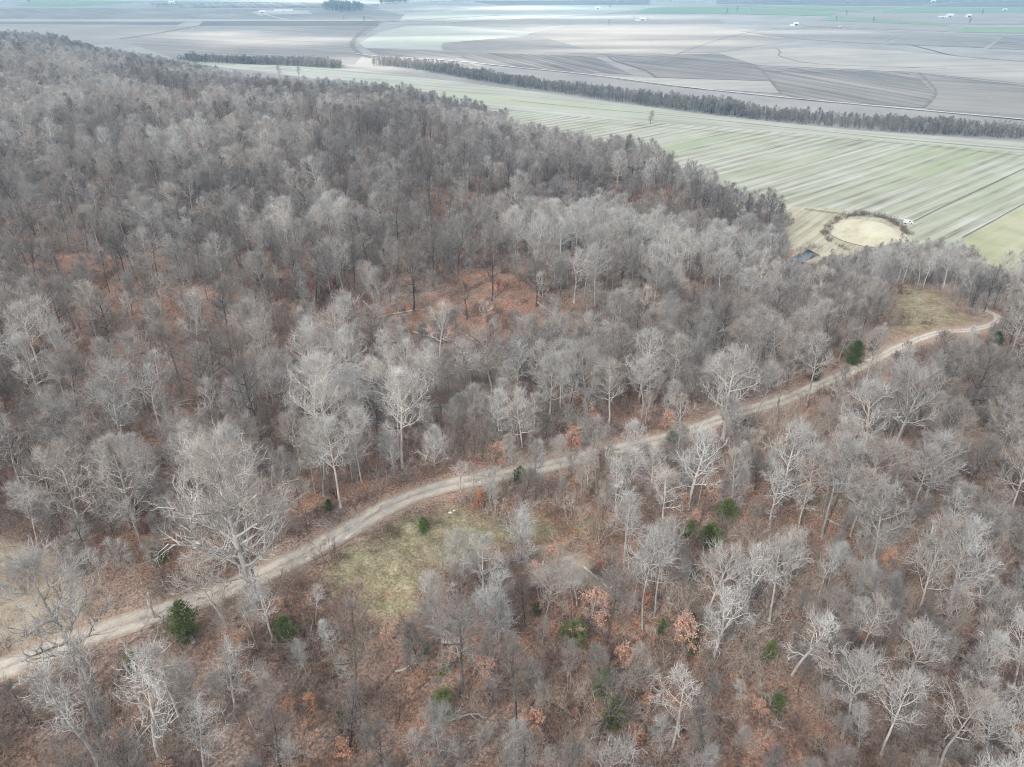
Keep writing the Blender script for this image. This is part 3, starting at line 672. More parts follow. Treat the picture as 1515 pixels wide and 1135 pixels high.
# ------------------------------------------------------------------ where trees stand
def road_d(x, y): return dist_line(road[::4], x, y)
TREES = []       # dicts: x y z kind form scale rot tone label
def hero(px, py, kind, top, tone, label, rot=None):
    p = ground(px, py); h = 3.0
    while h < 27 and project(p[0], p[1], p[2]+h)[1] > top: h += 0.25
    k = random.randrange(len(FORMS[kind])); sc = h/FORMS[kind][k][3]
    TREES.append(dict(x=p[0], y=p[1], z=p[2], kind=kind, k=k, s=sc, rot=random.uniform(0, 6.28) if rot is None else rot, tone=tone, label=label, hero=True))
hero(378,902,'fan',637,0.72,'huge pale bare tree with a wide fan crown beside the road, left of centre')
hero(134,1010,'broad',808,0.55,'thick-trunked bare tree standing at the near road edge, far left')
hero(150,1076,'crooked',930,0.70,'thin leaning bare tree directly in front of the thick-trunked roadside tree')
hero(150,1145,'crooked',985,0.72,'crooked pale bare tree in the bottom left corner')
hero(245,1140,'crooked',955,0.85,'white-limbed crooked tree rising from the bottom edge, second from the left corner')
hero(305,1150,'crooked',1045,0.90,'white-limbed bare tree with a wide crown at the bottom edge below the cedar')
hero(272,1078,'forest',955,0.72,'grey bare tree below the roadside cedar')
hero(350,1062,'crooked',950,0.88,'whitish bare tree with forked limbs below the utility pole')
hero(336,930,'crooked',815,0.78,'pale bare tree with a bare leaning trunk right of the roadside cedar')
hero(382,962,'pole',890,0.70,'thin leaning bare tree just below the utility pole')
hero(404,946,'crooked',850,0.92,'small white-trunked tree beside the low cedar under the road')
hero(205,792,'fan',640,0.62,'big rounded grey bare tree above the road, left of the widest tree')
hero(128,790,'broad',640,0.58,'rounded grey bare tree at the back edge of the left field')
hero(56,800,'crooked',715,0.80,'pale crooked tree at the back corner of the left field')
hero(480,735,'forest',610,0.50,'brownish bare tree behind the road, right of the widest tree')
hero(230,842,'vase',800,0.55,'small bushy bare tree next to the cedar above the left road')
hero(643,692,'dome',630,0.98,'small pale dome-shaped bare tree above the road bend')
hero(772,664,'upright',565,1.0,'dense white-twigged bare tree behind the middle of the road')
hero(808,655,'forest',520,0.50,'tall dark-trunked bare tree right of the dense white tree')
hero(800,702,'crooked',650,1.0,'small white crooked tree on the road edge at mid picture')
hero(682,728,'crooked',675,0.95,'white crooked tree on the road edge above the orange sapling')
hero(762,712,'upright',640,0.6,'grey bare tree with pale top at the road edge, mid picture')
hero(912,755,'vase',660,0.88,'pale vase-shaped bare tree below the road, right of centre')
hero(768,832,'vase',745,0.82,'pale many-stemmed bare tree at the end of the meadow')
hero(686,892,'forest',780,0.66,'grey bare tree at the right edge of the meadow')
hero(714,912,'forest',790,0.70,'grey bare tree just right of the meadow edge pair')
hero(640,935,'upright',835,0.66,'grey feathery bare tree below the meadow')
hero(738,948,'vase',850,0.78,'pale spreading bare tree below the meadow pair')
hero(950,932,'pole',770,0.72,'tall slender grey trunk, nearest of the three beside the log pile')
hero(968,914,'pole',760,0.70,'tall slender grey trunk, right one of the three beside the log pile')
hero(936,906,'pole',800,0.60,'shorter slender trunk, left one of the three beside the log pile')
hero(1040,932,'forest',810,0.85,'whitish bare tree, leftmost of the pale clump right of the peach sapling')
hero(1055,976,'crooked',850,0.92,'white bare tree with wide limbs, front of the pale clump')
hero(1098,915,'crooked',790,0.88,'white bare tree at the middle of the pale clump')
hero(1138,920,'forest',790,0.80,'whitish bare tree, rightmost of the pale clump')
hero(992,1112,'crooked',1000,0.90,'pale leaning bare tree above the bottom edge, right of centre')
hero(1138,782,'crooked',680,0.88,'slender white-barked tree leaning right below the right-hand road')
hero(1172,1000,'crooked',890,1.0,'white forked dead-looking tree beside a small cedar, lower right')
hero(1365,758,'broad',640,0.60,'wide-spreading grey tree on the right-hand slope')
hero(1215,797,'forest',640,0.45,'dark-trunked bare tree on the orange leaf slope, right')
hero(1265,765,'forest',630,0.42,'second dark-trunked bare tree on the orange leaf slope, right')
hero(1360,902,'upright',770,0.75,'pale dense bare tree in the lower right wood')
hero(1400,905,'upright',760,0.85,'palest dense-crowned tree in the lower right wood')
hero(1385,955,'forest',860,0.55,'double-trunked looking bare tree in the lower right wood')
hero(1245,1095,'forest',960,0.72,'grey bare tree near the bottom edge, lower right wood')
hero(1390,1140,'forest',1010,0.66,'grey bare tree on the bottom edge near the right corner')
hero(238,640,'crooked',545,1.0,'broken white-limbed tree in the left wood, palest there')
hero(640,500,'forest',455,0.45,'dark thin trunk among the fallen logs on the bench')

HX = np.array([t['x'] for t in TREES]); HY = np.array([t['y'] for t in TREES])
VIEW = [(1164,376),(1168,350),(1180,325),(1190,300),(1350,318),(1480,330),(1515,395),(1515,402),(1462,388),(1440,358),(1400,348),(1350,354),(1300,356),(1265,376),(1228,372),(1212,384),(1188,386)]
# jittered dart throwing over the hills inside the view
def darts(n, rmin, region, keep):
    x0, x1, y0, y1 = region; cell = rmin/1.42; grid = {}; out = []
    X = rng.uniform(x0, x1, n); Y = rng.uniform(y0, y1, n); ok = keep(X, Y)
    for x, y in zip(X[ok], Y[ok]):
        i, j = int(x//cell), int(y//cell); bad = False
        for a in range(i-2, i+3):
            for b in range(j-2, j+3):
                q = grid.get((a, b))
                if q and (q[0]-x)**2+(q[1]-y)**2 < rmin*rmin: bad = True; break
            if bad: break
        if not bad: grid[(i, j)] = (x, y); out.append((x, y))
    return np.array(out)
def inview(X, Y, mx=70, my=60):
    z = Hz(X, Y)
    dep = Y*cp-(z-CAM_H)*sp; u = FPX*X/np.maximum(dep, 1); up = Y*sp+(z-CAM_H)*cp; v = H0/2-FPX*up/np.maximum(dep, 1)
    m = FPX/np.maximum(dep, 1)
    return (dep > 20) & (np.abs(u) < W0/2+mx*m*0.45+40) & (v < H0+26*m)
SDF = lambda X, Y: sdist(FOOT, X, Y)
FARF = gpoly([(-80,66),(62,60),(66,58),(-80,54)])
def keep_tree(X, Y):
    k = inview(X, Y) & (SDF(X, Y) > 3) & (road_d(X, Y) > 3.6)
    for poly, b in ((MEADOW, 0.0), (LEFTF, 1.0), (CLEAR, 1.0), (CREEK, 1.5), (DIRTP, 0.0)):
        k &= sdist(poly, X, Y) < -b
    # openings: nearer the meadow and lower left the stand is thinner
    z = Hz(X, Y); px, py, dep = project(X, Y, z)
    thin = np.where((py > 760) & (px < 900), 0.72, 1.0)
    thin = np.where((py > 940) & (px > 450) & (px < 720), 0.6, thin)
    thin = np.where((px > 830) & (px < 1160) & (py > 860), 0.75, thin)
    thin = np.where((px > 430) & (px < 900) & (py > 445) & (py < 520), 0.78, thin)
    thin = np.where((px > 20) & (px < 440) & (py > 410) & (py < 590), 0.55, thin)
    thin = np.where((px > 600) & (px < 720) & (py > 560) & (py < 700), 0.25, thin)
    thin = np.where((px < 450) & (py > 930), 0.35, thin)
    for cx_, cy_, rx_, ry_, kf in ((645,305,80,22,0.25),(960,292,70,20,0.3),(150,392,120,14,0.25),(240,165,90,16,0.3),(420,175,70,12,0.35),(330,485,120,40,0.6),(1000,430,60,14,0.5),(420,130,60,8,0.5),(750,268,60,12,0.5)):
        thin = np.where(((px-cx_)/rx_)**2+((py-cy_)/ry_)**2 < 1, thin*kf, thin)
    gap = np.clip(0.35+2.3*(fbm(X+3000, Y+3000, 34, 55)-0.30), 0.3, 0.95); gap = np.where(py < 560, np.clip(0.22+2.8*(fbm(X+3000, Y+3000, 34, 55)-0.30), 0.15, 0.95), gap); gap = np.where((px > 1080) & (py > 540), np.maximum(gap, 0.95), gap)
    k &= rng.random(len(X)) < thin*gap
    return k
cand = darts(150000, 4.0, (-620, 560, 20, 1250), keep_tree)
d = np.min(np.hypot(cand[:, 0][:, None]-HX[None], cand[:, 1][:, None]-HY[None]), 1)
cand = cand[d > 3.6]
cz = Hz(cand[:, 0], cand[:, 1])
CPX, CPY, _ = project(cand[:, 0], cand[:, 1], cz)
tonef = fbm(cand[:, 0]+700, cand[:, 1]+900, 45, 66)
for (x, y), z, tf, qx, qy in zip(cand, cz, tonef, CPX, CPY):
    r = random.random()
    kind = 'forest' if r < 0.46 else 'pole' if r < 0.66 else 'upright' if r < 0.80 else 'broad' if r < 0.90 else 'crooked'
    if z < 4 and kind == 'broad': kind = 'forest'
    k = random.randrange(len(FORMS[kind])); h = {'forest': random.uniform(11, 19.5), 'pole': random.uniform(9, 16), 'upright': random.uniform(7, 13), 'broad': random.uniform(12, 18), 'crooked': random.uniform(10, 17)}[kind]
    if qy > 700: h *= 0.88
    if y > 420: h = min(h, 18.5)
    px2, py2, _ = project(x, y, z+h)
    if inside(VIEW, np.array(px2), np.array(py2)) or inside(VIEW, np.array(px2-12), np.array(py2+8)):
        if inside(VIEW, np.array(qx), np.array(qy)): continue
        while h > 2 and inside(VIEW, np.array(px2), np.array(py2)): h *= 0.9; px2, py2, _ = project(x, y, z+h)
        if h < 5: continue
    bias = 0.22 if (560 < qx < 1140 and 385 < qy < 450) else -0.16 if (600 < qx < 1140 and 290 < qy < 350) else 0.2 if qy > 560 else -0.15 if (qx > 980 and qy < 345) else 0.08  # relief shading put into bark tone: crest row paler, hollow and far face darker
    tone = min(1, max(0.0, 0.40+bias+(tf-0.5)*1.7+random.gauss(0, 0.26)))
    TREES.append(dict(x=x, y=y, z=z, kind=kind, k=k, s=h/FORMS[kind][k][3], rot=random.uniform(0, 6.28), tone=tone, label=None, hero=False))
# keep the lane, the meadow, the left field and the clearing in sight, as they are in the photograph
RPX = np.array([(a, b) for a, b in road_px])
OPEN = [([(470,850),(520,805),(600,775),(650,775),(650,850),(600,905),(560,925),(520,905),(490,880)], 0.92), ([(0,802),(76,826),(100,868),(120,900),(90,930),(0,962)], 0.95),
        ([(1322,425),(1360,428),(1395,440),(1425,462),(1440,478),(1390,482),(1340,496),(1316,505),(1320,470)], 0.95), ([(560,430),(660,426),(760,424),(870,428),(860,446),(740,446),(600,450)], 0.25), ([(660,770),(880,765),(870,805),(740,810)], 0.85), ([(790,812),(835,808),(920,880),(880,886),(830,856)], 0.7)]
for kx, ky, kw_, kh in ((1048,775,46,30),(850,938,16,24),(902,1045,26,44),(1138,960,18,24),(1148,1038,20,22),(1010,945,24,28),(872,900,22,26),(652,1030,26,40),(278,915,26,32),(425,928,28,22),(708,740,20,14),(735,675,18,18),(643,660,34,34),(205,975,24,14),(628,772,14,14),(450,1045,34,22)):
    OPEN.append(([(kx-kw_,ky-kh),(kx+kw_,ky-kh),(kx+kw_,ky+kh),(kx-kw_,ky+kh)], 0.8))
CW = {'forest': 5.0, 'broad': 7.2, 'fan': 8, 'upright': 3.5, 'dome': 3.6, 'vase': 3.3, 'pole': 2.6, 'crooked': 5.6}
def hides(x, y, z, h, w):                       # chance that a tree here would cover something the photograph leaves open
    bx, by, dep = project(x, y, z); pr = np.zeros(len(x))
    for fr, wf in ((1.0, 0.0), (0.85, 0.5), (0.85, -0.5), (0.68, 0.8), (0.68, -0.8), (0.68, 0), (0.5, 0.7), (0.5, -0.7), (0.5, 0)):
        qx, qy, _ = project(x+wf*w, y, z+fr*h)
        d_ = dist_line(RPX, qx, qy); c = (d_ < 9+4*(qy > 700)) & (by > np.interp(qx, RPX[:28, 0], RPX[:28, 1]))
        pr = np.where(c, np.maximum(pr, np.where(qx < 640, 0.86, np.where(qx > 1080, 0.7, 0.0))), pr)
        for poly, pp_ in OPEN: pr = np.where(inside(poly, qx, qy), np.maximum(pr, pp_), pr)
    return np.where(y > 330, 0, pr)
ta = np.array([(t['x'], t['y'], t['z'], FORMS[t['kind']][t['k']][3]*t['s'], CW[t['kind']]*t['s']) for t in TREES])
hp = hides(*ta.T); TREES = [t for t, q in zip(TREES, hp) if t['hero'] or random.random() > q]
# how large each shows
for t in TREES:
    h = FORMS[t['kind']][t['k']][3]*t['s']; px, py, dep = project(t['x'], t['y'], t['z']); px2, py2, _ = project(t['x'], t['y'], t['z']+h)
    t['px'], t['py'], t['h'] = float(px), float(py), h
    vis = (-20 < px2 < W0+20) and (-10 < py2 < H0-25) and px == px
    t['size'] = (1e6 if t['hero'] else 0)+(h*FPX/float(dep) if vis else -1)
TREES.sort(key=lambda t: -t['size'])
SOLO, REST = TREES[:296], TREES[296:]

# ------------------------------------------------------------------ labels for the trees one can pick out
rpx = np.array([(a, b) for a, b in road_px if a > -200 and a <= 1480])
def road_y(px): return float(np.interp(px, rpx[:28, 0], rpx[:28, 1]))
def zone(t):
    x, y = t['px'], t['py']; below = y > road_y(x)
    if below:
        if x < 450: return 'left wood below the road'
        if x < 780: return 'wood below the meadow'
        if x < 1120: return 'leafy slope below the log pile'
        return 'right-hand wood below the road'
    if x < 470: return 'left wood above the road'
    if x < 960: return 'middle wood above the road'
    return 'right wood above the road'
ORD = ['first','second','third','fourth','fifth','sixth','seventh','eighth','ninth','tenth','eleventh','twelfth','thirteenth','fourteenth','fifteenth','sixteenth','seventeenth','eighteenth','nineteenth','twentieth']
SHAPE = {'fan': 'fan-crowned', 'forest': 'tall', 'broad': 'wide-crowned', 'upright': 'feathery', 'pole': 'slender', 'crooked': 'crooked-limbed', 'vase': 'many-stemmed', 'dome': 'domed'}
zs_ = {}
for t in SOLO:
    if t['label'] is None: zs_.setdefault(zone(t), []).append(t)
for zn, L in zs_.items():
    L.sort(key=lambda t: -t['py']); per = 9; nrow = math.ceil(len(L)/per)
    for r_ in range(nrow):
        row = sorted(L[r_*per:(r_+1)*per], key=lambda t: t['px'])
        rown = 'nearest row' if r_ == 0 else ORD[r_]+' row back'
        for i, t in enumerate(row):
            tn = 'dark' if t['tone'] < 0.3 else 'grey' if t['tone'] < 0.62 else 'pale'
            t['label'] = '%s %s bare tree, %s from left, %s, %s' % (SHAPE[t['kind']], tn, ORD[i], rown, zn)

def empty(name, loc, **kw):
    o = bpy.data.objects.new(name, None); COL.objects.link(o); o.location = loc; o.empty_display_size = 0.5
    for k, v in kw.items(): o[k] = v
    return o
def place(name, meshes, names, loc, rot, s, tone, label, category, group):
    e = empty(name, loc, label=label, category=category)
    if group: e['group'] = group
    e.rotation_euler = (random.gauss(0, 0.03), random.gauss(0, 0.03), rot); e.scale = (s, s, s)
    for nm, me in zip(names, meshes):
        o = bpy.data.objects.new(nm, me); COL.objects.link(o); o.parent = e; o['tone'] = float(tone)
    return e
for t in SOLO:
    f = FORMS[t['kind']][t['k']]
    place('bare_tree', (f[0], f[1]), ('trunk', 'crown'), (t['x'], t['y'], t['z']), t['rot'], t['s'], t['tone'], t['label'], 'tree', 'bare winter trees')

# the rest of the wood: one mass, near forms for the first few hundred metres, coarser beyond
alln = []; KEYS = {}
for kd in ('forest', 'fan', 'broad', 'upright', 'pole', 'crooked', 'vase', 'dome'):
    for i, f in enumerate(FORMS[kd]):
        KEYS[(kd, i)] = len(alln); v, fc, mi = f[2]; alln.append(mesh_np('tree', v, fc, [M_BARK, M_TWIG], mi))
def wood(name, L, label):
    scatter(name, alln, [(t['x'], t['y'], t['z']) for t in L], [KEYS[(t['kind'], t['k'])] for t in L], [t['rot'] for t in L], [t['s'] for t in L], [t['tone'] for t in L], 0.04, label, 'woodland')
wood('bare_woodland', REST, 'mass of bare grey woodland covering the hills behind and around the lane')

# ------------------------------------------------------------------ evergreens and leaf-holding saplings
def cedar(px, py, hpx, wide, tone, label, name='cedar', shape=None):
    p = ground(px, py); _, _, dep = project(*p); h = hpx*float(dep)/FPX*1.12
    k = random.randrange(3) if shape is None else shape; f = CED[k]; s = h/f[2]
    e = place(name, (f[0], f[1]), ('trunk', 'foliage'), tuple(p), random.uniform(0, 6.28), s, tone, label, 'evergreen', 'evergreen cedars')
    e.scale = (s*wide, s*wide, s)
for a in [(278,946,66,1.0,0.35,'largest dark green cedar, beside the left part of the road',0),
 (487,757,20,1.0,0.2,'small dark cedar on the upper road verge, left of the bend'),(236,832,30,1.0,0.45,'narrow green cedar above the road behind the left field'),
 (628,786,24,1.15,0.4,'small rounded cedar between the road bend and the meadow'),(425,948,42,1.25,0.35,'low spreading cedar tangled in white branches below the road'),
 (205,986,26,1.5,0.45,'low flat green bush under the crooked trees, lower left'),(1075,772,34,1.0,0.4,'upper cedar of the green trio right of centre'),
 (1018,798,30,1.05,0.5,'left cedar of the green trio right of centre'),(1050,812,42,0.9,0.45,'right, darkest cedar of the green trio right of centre'),
 (1021,862,30,0.9,0.15,'dark cedar half hidden behind the pale clump'),(850,958,44,1.0,0.5,'bright green cedar left of the small pink sapling'),
 (893,1030,50,1.1,0.55,'tall bright cedar, upper one of the joined pair near bottom centre'),(908,1078,62,0.8,0.5,'tall bright cedar, lower one of the joined pair near bottom centre'),
 (1019,968,26,0.95,0.15,'small round dark cedar touching the peach sapling'),(1137,978,40,0.85,0.6,'upright yellow-green cedar below the pale clump'),
 (1148,1054,34,1.05,0.35,'round green cedar near the bottom, right of centre'),(978,940,26,1.0,0.4,'dull green cedar just left of the peach sapling'),
 (995,658,24,1.2,0.2,'dark cedar on the near road verge, right of centre'),(1100,634,14,1.1,0.2,'tiny dark cedar on the road verge under the right wood'),
 (1205,562,20,1.2,0.25,'dark cedar above the right-hand road'),(1262,540,36,0.9,0.1,'tall dark cedar behind the right-hand road'),
 (1290,520,18,1.2,0.3,'small dark cedar at the corner of the hill clearing'),(748,655,24,1.0,0.7,'yellowish cedar behind the road at mid picture'),
 (655,1062,52,0.8,0.9,'yellow-green vine-wrapped shrub near bottom centre'),(632,972,22,1.0,0.9,'small yellow-green shrub beneath the meadow'),
 (657,1000,28,1.0,0.95,'yellow-green shrub below the small one beneath the meadow'),(795,908,22,1.1,0.6,'green shrub beside the pink saplings'),
 (1470,516,26,1.3,0.2,'dark evergreen below the far bend of the road'),(1000,1005,14,1.1,0.95,'tiny lime-green bush lower right of the peach sapling'),
 (770,716,26,1.0,0.4,'green cedar at the road edge, mid picture'),(1378,405,26,1.0,0.05,'dark evergreen in the tree clump beyond the clearing'),
 (505,1070,22,1.1,0.7,'dull green shrub near the orange saplings, bottom left of centre'),(168,375,20,1.5,0.1,'dark evergreen patch high in the left wood'),
 (925,272,9,1.6,0.3,'dark evergreen bush on the far wooded hill')]:
    cedar(a[0], a[1], a[2], a[3], a[4], a[5], shape=a[6] if len(a) > 6 else None)
def leafy(px, py, hpx, tone, label, wide=1.0):
    p = ground(px, py); _, _, dep = project(*p); h = hpx*float(dep)/FPX*1.1
    f = LEAFY[random.randrange(3)]; s = h/5.0
    e = place('leafy_sapling', f[:3], ('trunk', 'branches', 'dead_leaves'), tuple(p), random.uniform(0, 6.28), s, tone, label, 'sapling', 'saplings holding dead leaves')
    e.scale = (s*wide, s*wide, s)
for a in [(708,752,26,0.0,'brightest orange sapling under the road bend'),(735,690,32,0.35,'orange-pink sapling behind the road, mid picture'),
 (1008,962,52,0.75,'peach-coloured sapling with a grey top, right of bottom centre'),(1010,756,24,0.45,'pale orange sapling right of the vase-shaped tree'),
 (962,752,24,0.15,'rusty orange sapling beside the vase-shaped tree'),(872,925,52,0.8,'pink-tan leafy sapling right of the bright cedar'),
 (922,990,46,0.6,'tan-orange sapling leaning on a grey tree, bottom centre right'),(798,872,40,0.9,'pair of pinkish leafy stems at the meadow end'),
 (815,838,30,0.8,'small pinkish sapling above the pink stems at the meadow end'),(432,1066,34,0.3,'orange sapling, left of the lower left pair'),
 (464,1055,32,0.25,'orange sapling, right of the lower left pair'),(520,1130,44,0.4,'orange sapling at the bottom edge, left of centre'),
 (302,1036,16,0.2,'small orange sapling among the white crooked trees'),(250,815,18,0.1,'flat orange-leaved branch by the white rock',1.6),
 (848,668,32,0.3,'rusty sapling behind the road right of the dark trunk'),(985,640,30,0.55,'pink-orange sapling above the road, right of centre'),
 (815,945,28,0.5,'orange sapling left of the bright cedar'),(1310,842,30,0.4,'orange sapling on the right-hand slope'),
 (1352,975,34,0.3,'rusty sapling in the lower right wood'),(1195,730,26,0.2,'orange sapling between dark trunks, right-hand slope'),
 (1228,705,28,0.15,'brightest orange sapling on the right-hand slope'),(1270,960,24,0.35,'orange sapling beneath the lower right wood'),
 (1060,955,20,0.4,'small orange sapling under the pale clump'),(655,800,12,0.3,'small orange tuft at the meadow top'),
 (690,432,18,0.25,'orange sapling on the bench, left of the bench pair'),(738,434,17,0.3,'orange sapling on the bench, middle'),
 (806,440,16,0.05,'orange sapling at the right end of the bench'),(824,446,13,0.1,'smallest orange sapling at the right end of the bench'),
 (640,318,24,0.3,'orange leafy tree high on the middle hill, left one'),(676,312,20,0.35,'orange leafy tree high on the middle hill, right one'),
 (1015,478,14,0.2,'orange sapling at the ravine edge'),(1412,640,24,0.4,'orange sapling high on the right-hand slope'),
 (1025,775,22,0.7,'tan sapling beside the green trio'),(1120,1060,26,0.55,'tan sapling beside the round cedar'),
 (955,1050,26,0.35,'orange sapling right of the joined cedar pair'),(1015,1080,20,0.5,'low orange sapling under the leaning pale tree')]:
    leafy(*a)

# more leaf-holding saplings, brush and grass as masses
def pick(n, rmin, keepf, region=(-300, 320, 20, 420)):
    return darts(n, rmin, region, keepf)
def keep_brush(X, Y):
    k = inview(X, Y) & (SDF(X, Y) > 1) & (road_d(X, Y) > 3.0)
    for poly, b in ((MEADOW, 0.5), (LEFTF, 0.0), (CLEAR, 0.0), (CREEK, 1.0), (BENCHP, -0.5)): k &= (sdist(poly, X, Y) < -b) | ((sdist(poly, X, Y) < 5) & (rng.random(len(X)) < 0.10))
    bx_, by_, bd_ = project(X, Y, Hz(X, Y)); w_ = np.where(by_ < 560, 0.55, 1.0)
    for a, b_, c, d_ in RUST[:11]: w_ = np.where(((bx_-a)/c)**2+((by_-b_)/d_)**2 < 1, 0.18, w_)
    return k & (rng.random(len(X)) < w_*np.clip(2.8*(fbm(X+100, Y+4000, 18, 88)-0.22), 0.2, 1))
b = pick(130000, 1.35, keep_brush); z = Hz(b[:, 0], b[:, 1]); tb = fbm(b[:, 0], b[:, 1]+500, 22, 99)
scatter('brush_thicket', BRUSH, np.column_stack([b, z]), rng.integers(0, 4, len(b)), rng.uniform(0, 6.28, len(b)), rng.uniform(0.6, 1.25, len(b)), np.clip(0.48+(tb-0.5)*1.6+rng.normal(0, 0.32, len(b)), 0, 1), 0.1,
        'low tangled brown and grey brush under the bare trees', 'brush')
# young slender growth between the big trees
def keep_young(X, Y):
    k = inview(X, Y) & (SDF(X, Y) > 2) & (road_d(X, Y) > 3.4)
    for poly, b in ((MEADOW, 0.5), (LEFTF, 0.5), (CLEAR, 0.5), (CREEK, 1.0), (BENCHP, 0)): k &= sdist(poly, X, Y) < -b
    px, py, dep = project(X, Y, Hz(X, Y)); w = np.where(py > 700, 0.65, 0.35)
    for a, b_, c, d_ in RUST[:11]: w = np.where(((px-a)/c)**2+((py-b_)/d_)**2 < 1, 0.1, w)
    return k & (rng.random(len(X)) < w*np.clip(2.4*(fbm(X+1700, Y+2400, 20, 188)-0.26), 0.1, 1))
b = pick(60000, 2.5, keep_young); z = Hz(b[:, 0], b[:, 1]); yk = [alln[KEYS[k]] for k in (('pole', 0), ('pole', 1), ('pole', 2), ('upright', 0), ('upright', 1), ('vase', 0))]
hd = hides(b[:, 0], b[:, 1], z, np.full(len(b), 6.5), np.full(len(b), 1.5)); kk = rng.random(len(b)) > hd; b = b[kk]; z = z[kk]
ysc = np.where(np.arange(len(b)) >= 0, rng.uniform(0.28, 0.60, len(b)), 0)
scatter('young_growth', yk, np.column_stack([b, z]), rng.integers(0, 6, len(b)), rng.uniform(0, 6.28, len(b)), ysc, np.clip(rng.normal(0.42, 0.28, len(b)), 0, 1), 0.07,
        'thin young bare growth filling the gaps between the larger trees', 'undergrowth')
# fallen sticks on the leaf litter
def make_sticks(seed):
    rg = np.random.default_rng(seed); C = Buf()
    for i in range(5):
        a = rg.uniform(0, 6.28); P = polyline(np.array([rg.normal(0, 1.2), rg.normal(0, 1.2), 0.12]), np.array([math.cos(a), math.sin(a), 0.04]), rg.uniform(0.8, 3.8), 4, 0.14, 0.0, rg); P[:, 2] = np.abs(P[:, 2])*0.5+0.05
        C.tube(P, np.linspace(0.05, 0.015, 5)*rg.uniform(0.5, 1.3), 4)
        for j in range(3):
            q, dq = at_t(P, rg.uniform(0.3, 0.95)); Q = polyline(q, unit(dq+rg.normal(0, 0.6, 3)+UP*0.25), rg.uniform(0.4, 1.2), 2, 0.1, 0, rg); C.tube(Q, [0.02, 0.014, 0.008], 3)
    return C.get()
STK = [mesh_np('sticks', *make_sticks(s), [M_BARK]) for s in (301, 302, 303)]
b = pick(9000, 2.6, lambda X, Y: keep_brush(X, Y), (-200, 240, 20, 320)); z = Hz(b[:, 0], b[:, 1])
scatter('fallen_branches', STK, np.column_stack([b, z]), rng.integers(0, 3, len(b)), rng.uniform(0, 6.28, len(b)), rng.uniform(0.5, 1.3, len(b)), np.clip(rng.normal(0.55, 0.25, len(b)), 0, 1), 0.1,
        'fallen sticks and branches strewn over the leaf litter', 'branches')
def keep_or(X, Y):
    return keep_brush(X, Y) & (fbm(X+800, Y+100, 32, 123) > 0.56)
b = pick(22000, 4.0, keep_or); z = Hz(b[:, 0], b[:, 1])
b = b[:700]; z = z[:700]
scatter('leafy_undergrowth', [mesh_np('sapling', f[3][0], f[3][1], [M_BARK, M_TWIG, M_ORANGE], f[3][2]) for f in LEAFY], np.column_stack([b, z]), rng.integers(0, 3, len(b)), rng.uniform(0, 6.28, len(b)), rng.uniform(0.25, 0.75, len(b)), np.clip(rng.normal(0.45, 0.28, len(b)), 0, 1), 0.05,
        'scattered rusty leaf-holding undergrowth across the slopes', 'undergrowth')
def keep_tuft(X, Y):
    m = np.maximum(np.maximum(sdist(MEADOW, X, Y), sdist(LEFTF, X, Y)), sdist(CLEAR, X, Y)); return (m > 0) & (road_d(X, Y) > 2.4) & (rng.random(len(X)) < 0.25+fbm(X, Y, 8, 17))
b = pick(60000, 0.75, keep_tuft, (-120, 200, 50, 260)); z = Hz(b[:, 0], b[:, 1])
scatter('meadow_grass', TUFT, np.column_stack([b, z]), rng.integers(0, 3, len(b)), rng.uniform(0, 6.28, len(b)), rng.uniform(0.5, 1.3, len(b)), np.clip(rng.normal(0.5, 0.3, len(b)), 0, 1), 0.1,
        'dry grass tufts of the small meadow and clearings', 'grass')

# hedge round the mound, belt of trees along the limestone road, field-edge brush
def along(pp, step, jit, z=None):
    L = catmull(np.array(zpoly(pp)), step); return L+rng.normal(0, jit, L.shape)
ring = np.vstack([along([(1222,348),(1230,332),(1250,322),(1275,318),(1305,322),(1330,334),(1342,346)], 1.0, 0.9)]+[along([(1275,318),(1305,322),(1330,334),(1342,346)], 1.4, 1.2)]+[along([(1218,346),(1226,356),(1245,366),(1268,378)], 1.9, 0.7)])
scatter('mound_hedge', BRUSH, np.column_stack([ring, Hz(ring[:, 0], ring[:, 1])]), rng.integers(0, 4, len(ring)), rng.uniform(0, 6, len(ring)), rng.uniform(0.35, 1.2, len(ring)), rng.uniform(0.0, 0.3, len(ring)), 0.1,
        'dark hedge of brush curving round the pale grass mound', 'hedge')
bank = np.array(CREEK+[CREEK[0]]); bank = catmull(bank, 1.6); bank = bank+rng.normal(0, 0.9, bank.shape); bank = bank[sdist(CREEK, bank[:, 0], bank[:, 1]) < 0.4]; bank = bank[rng.random(len(bank)) < 0.75]
scatter('creek_bank_brush', BRUSH, np.column_stack([bank, Hz(bank[:, 0], bank[:, 1])]), rng.integers(0, 4, len(bank)), rng.uniform(0, 6, len(bank)), rng.uniform(0.4, 1.2, len(bank)), rng.uniform(0.1, 0.8, len(bank)), 0.1,
        'brush fringing the banks of the dark creek', 'brush')
belt_px = [(262,92),(400,97),(505,102),(560,98),(640,108),(700,119),(760,128),(870,145),(1000,163),(1120,178),(1250,190),(1380,200),(1515,207),(1700,222)]
bl = catmull(np.array(zpoly(belt_px)), 2.0); tg = np.gradient(bl, axis=0); tg /= np.linalg.norm(tg, axis=1)[:, None]; nm_ = np.stack([-tg[:, 1], tg[:, 0]], -1)
BT = []
for i in range(len(bl)):
    for _ in range(15):
        p = bl[i]+tg[i]*rng.uniform(-2, 2)+nm_[i]*rng.uniform(0, 34)
        qx, qy, _d = project(p[0], p[1], 0.0)
        if 505 < qx < 552: continue
        if rng.random() < 0.8: BT.append(p)
BT = np.array(BT)
low = [alln[KEYS[k]] for k in (('pole', 0), ('pole', 1), ('upright', 0), ('upright', 1), ('forest', 0))]
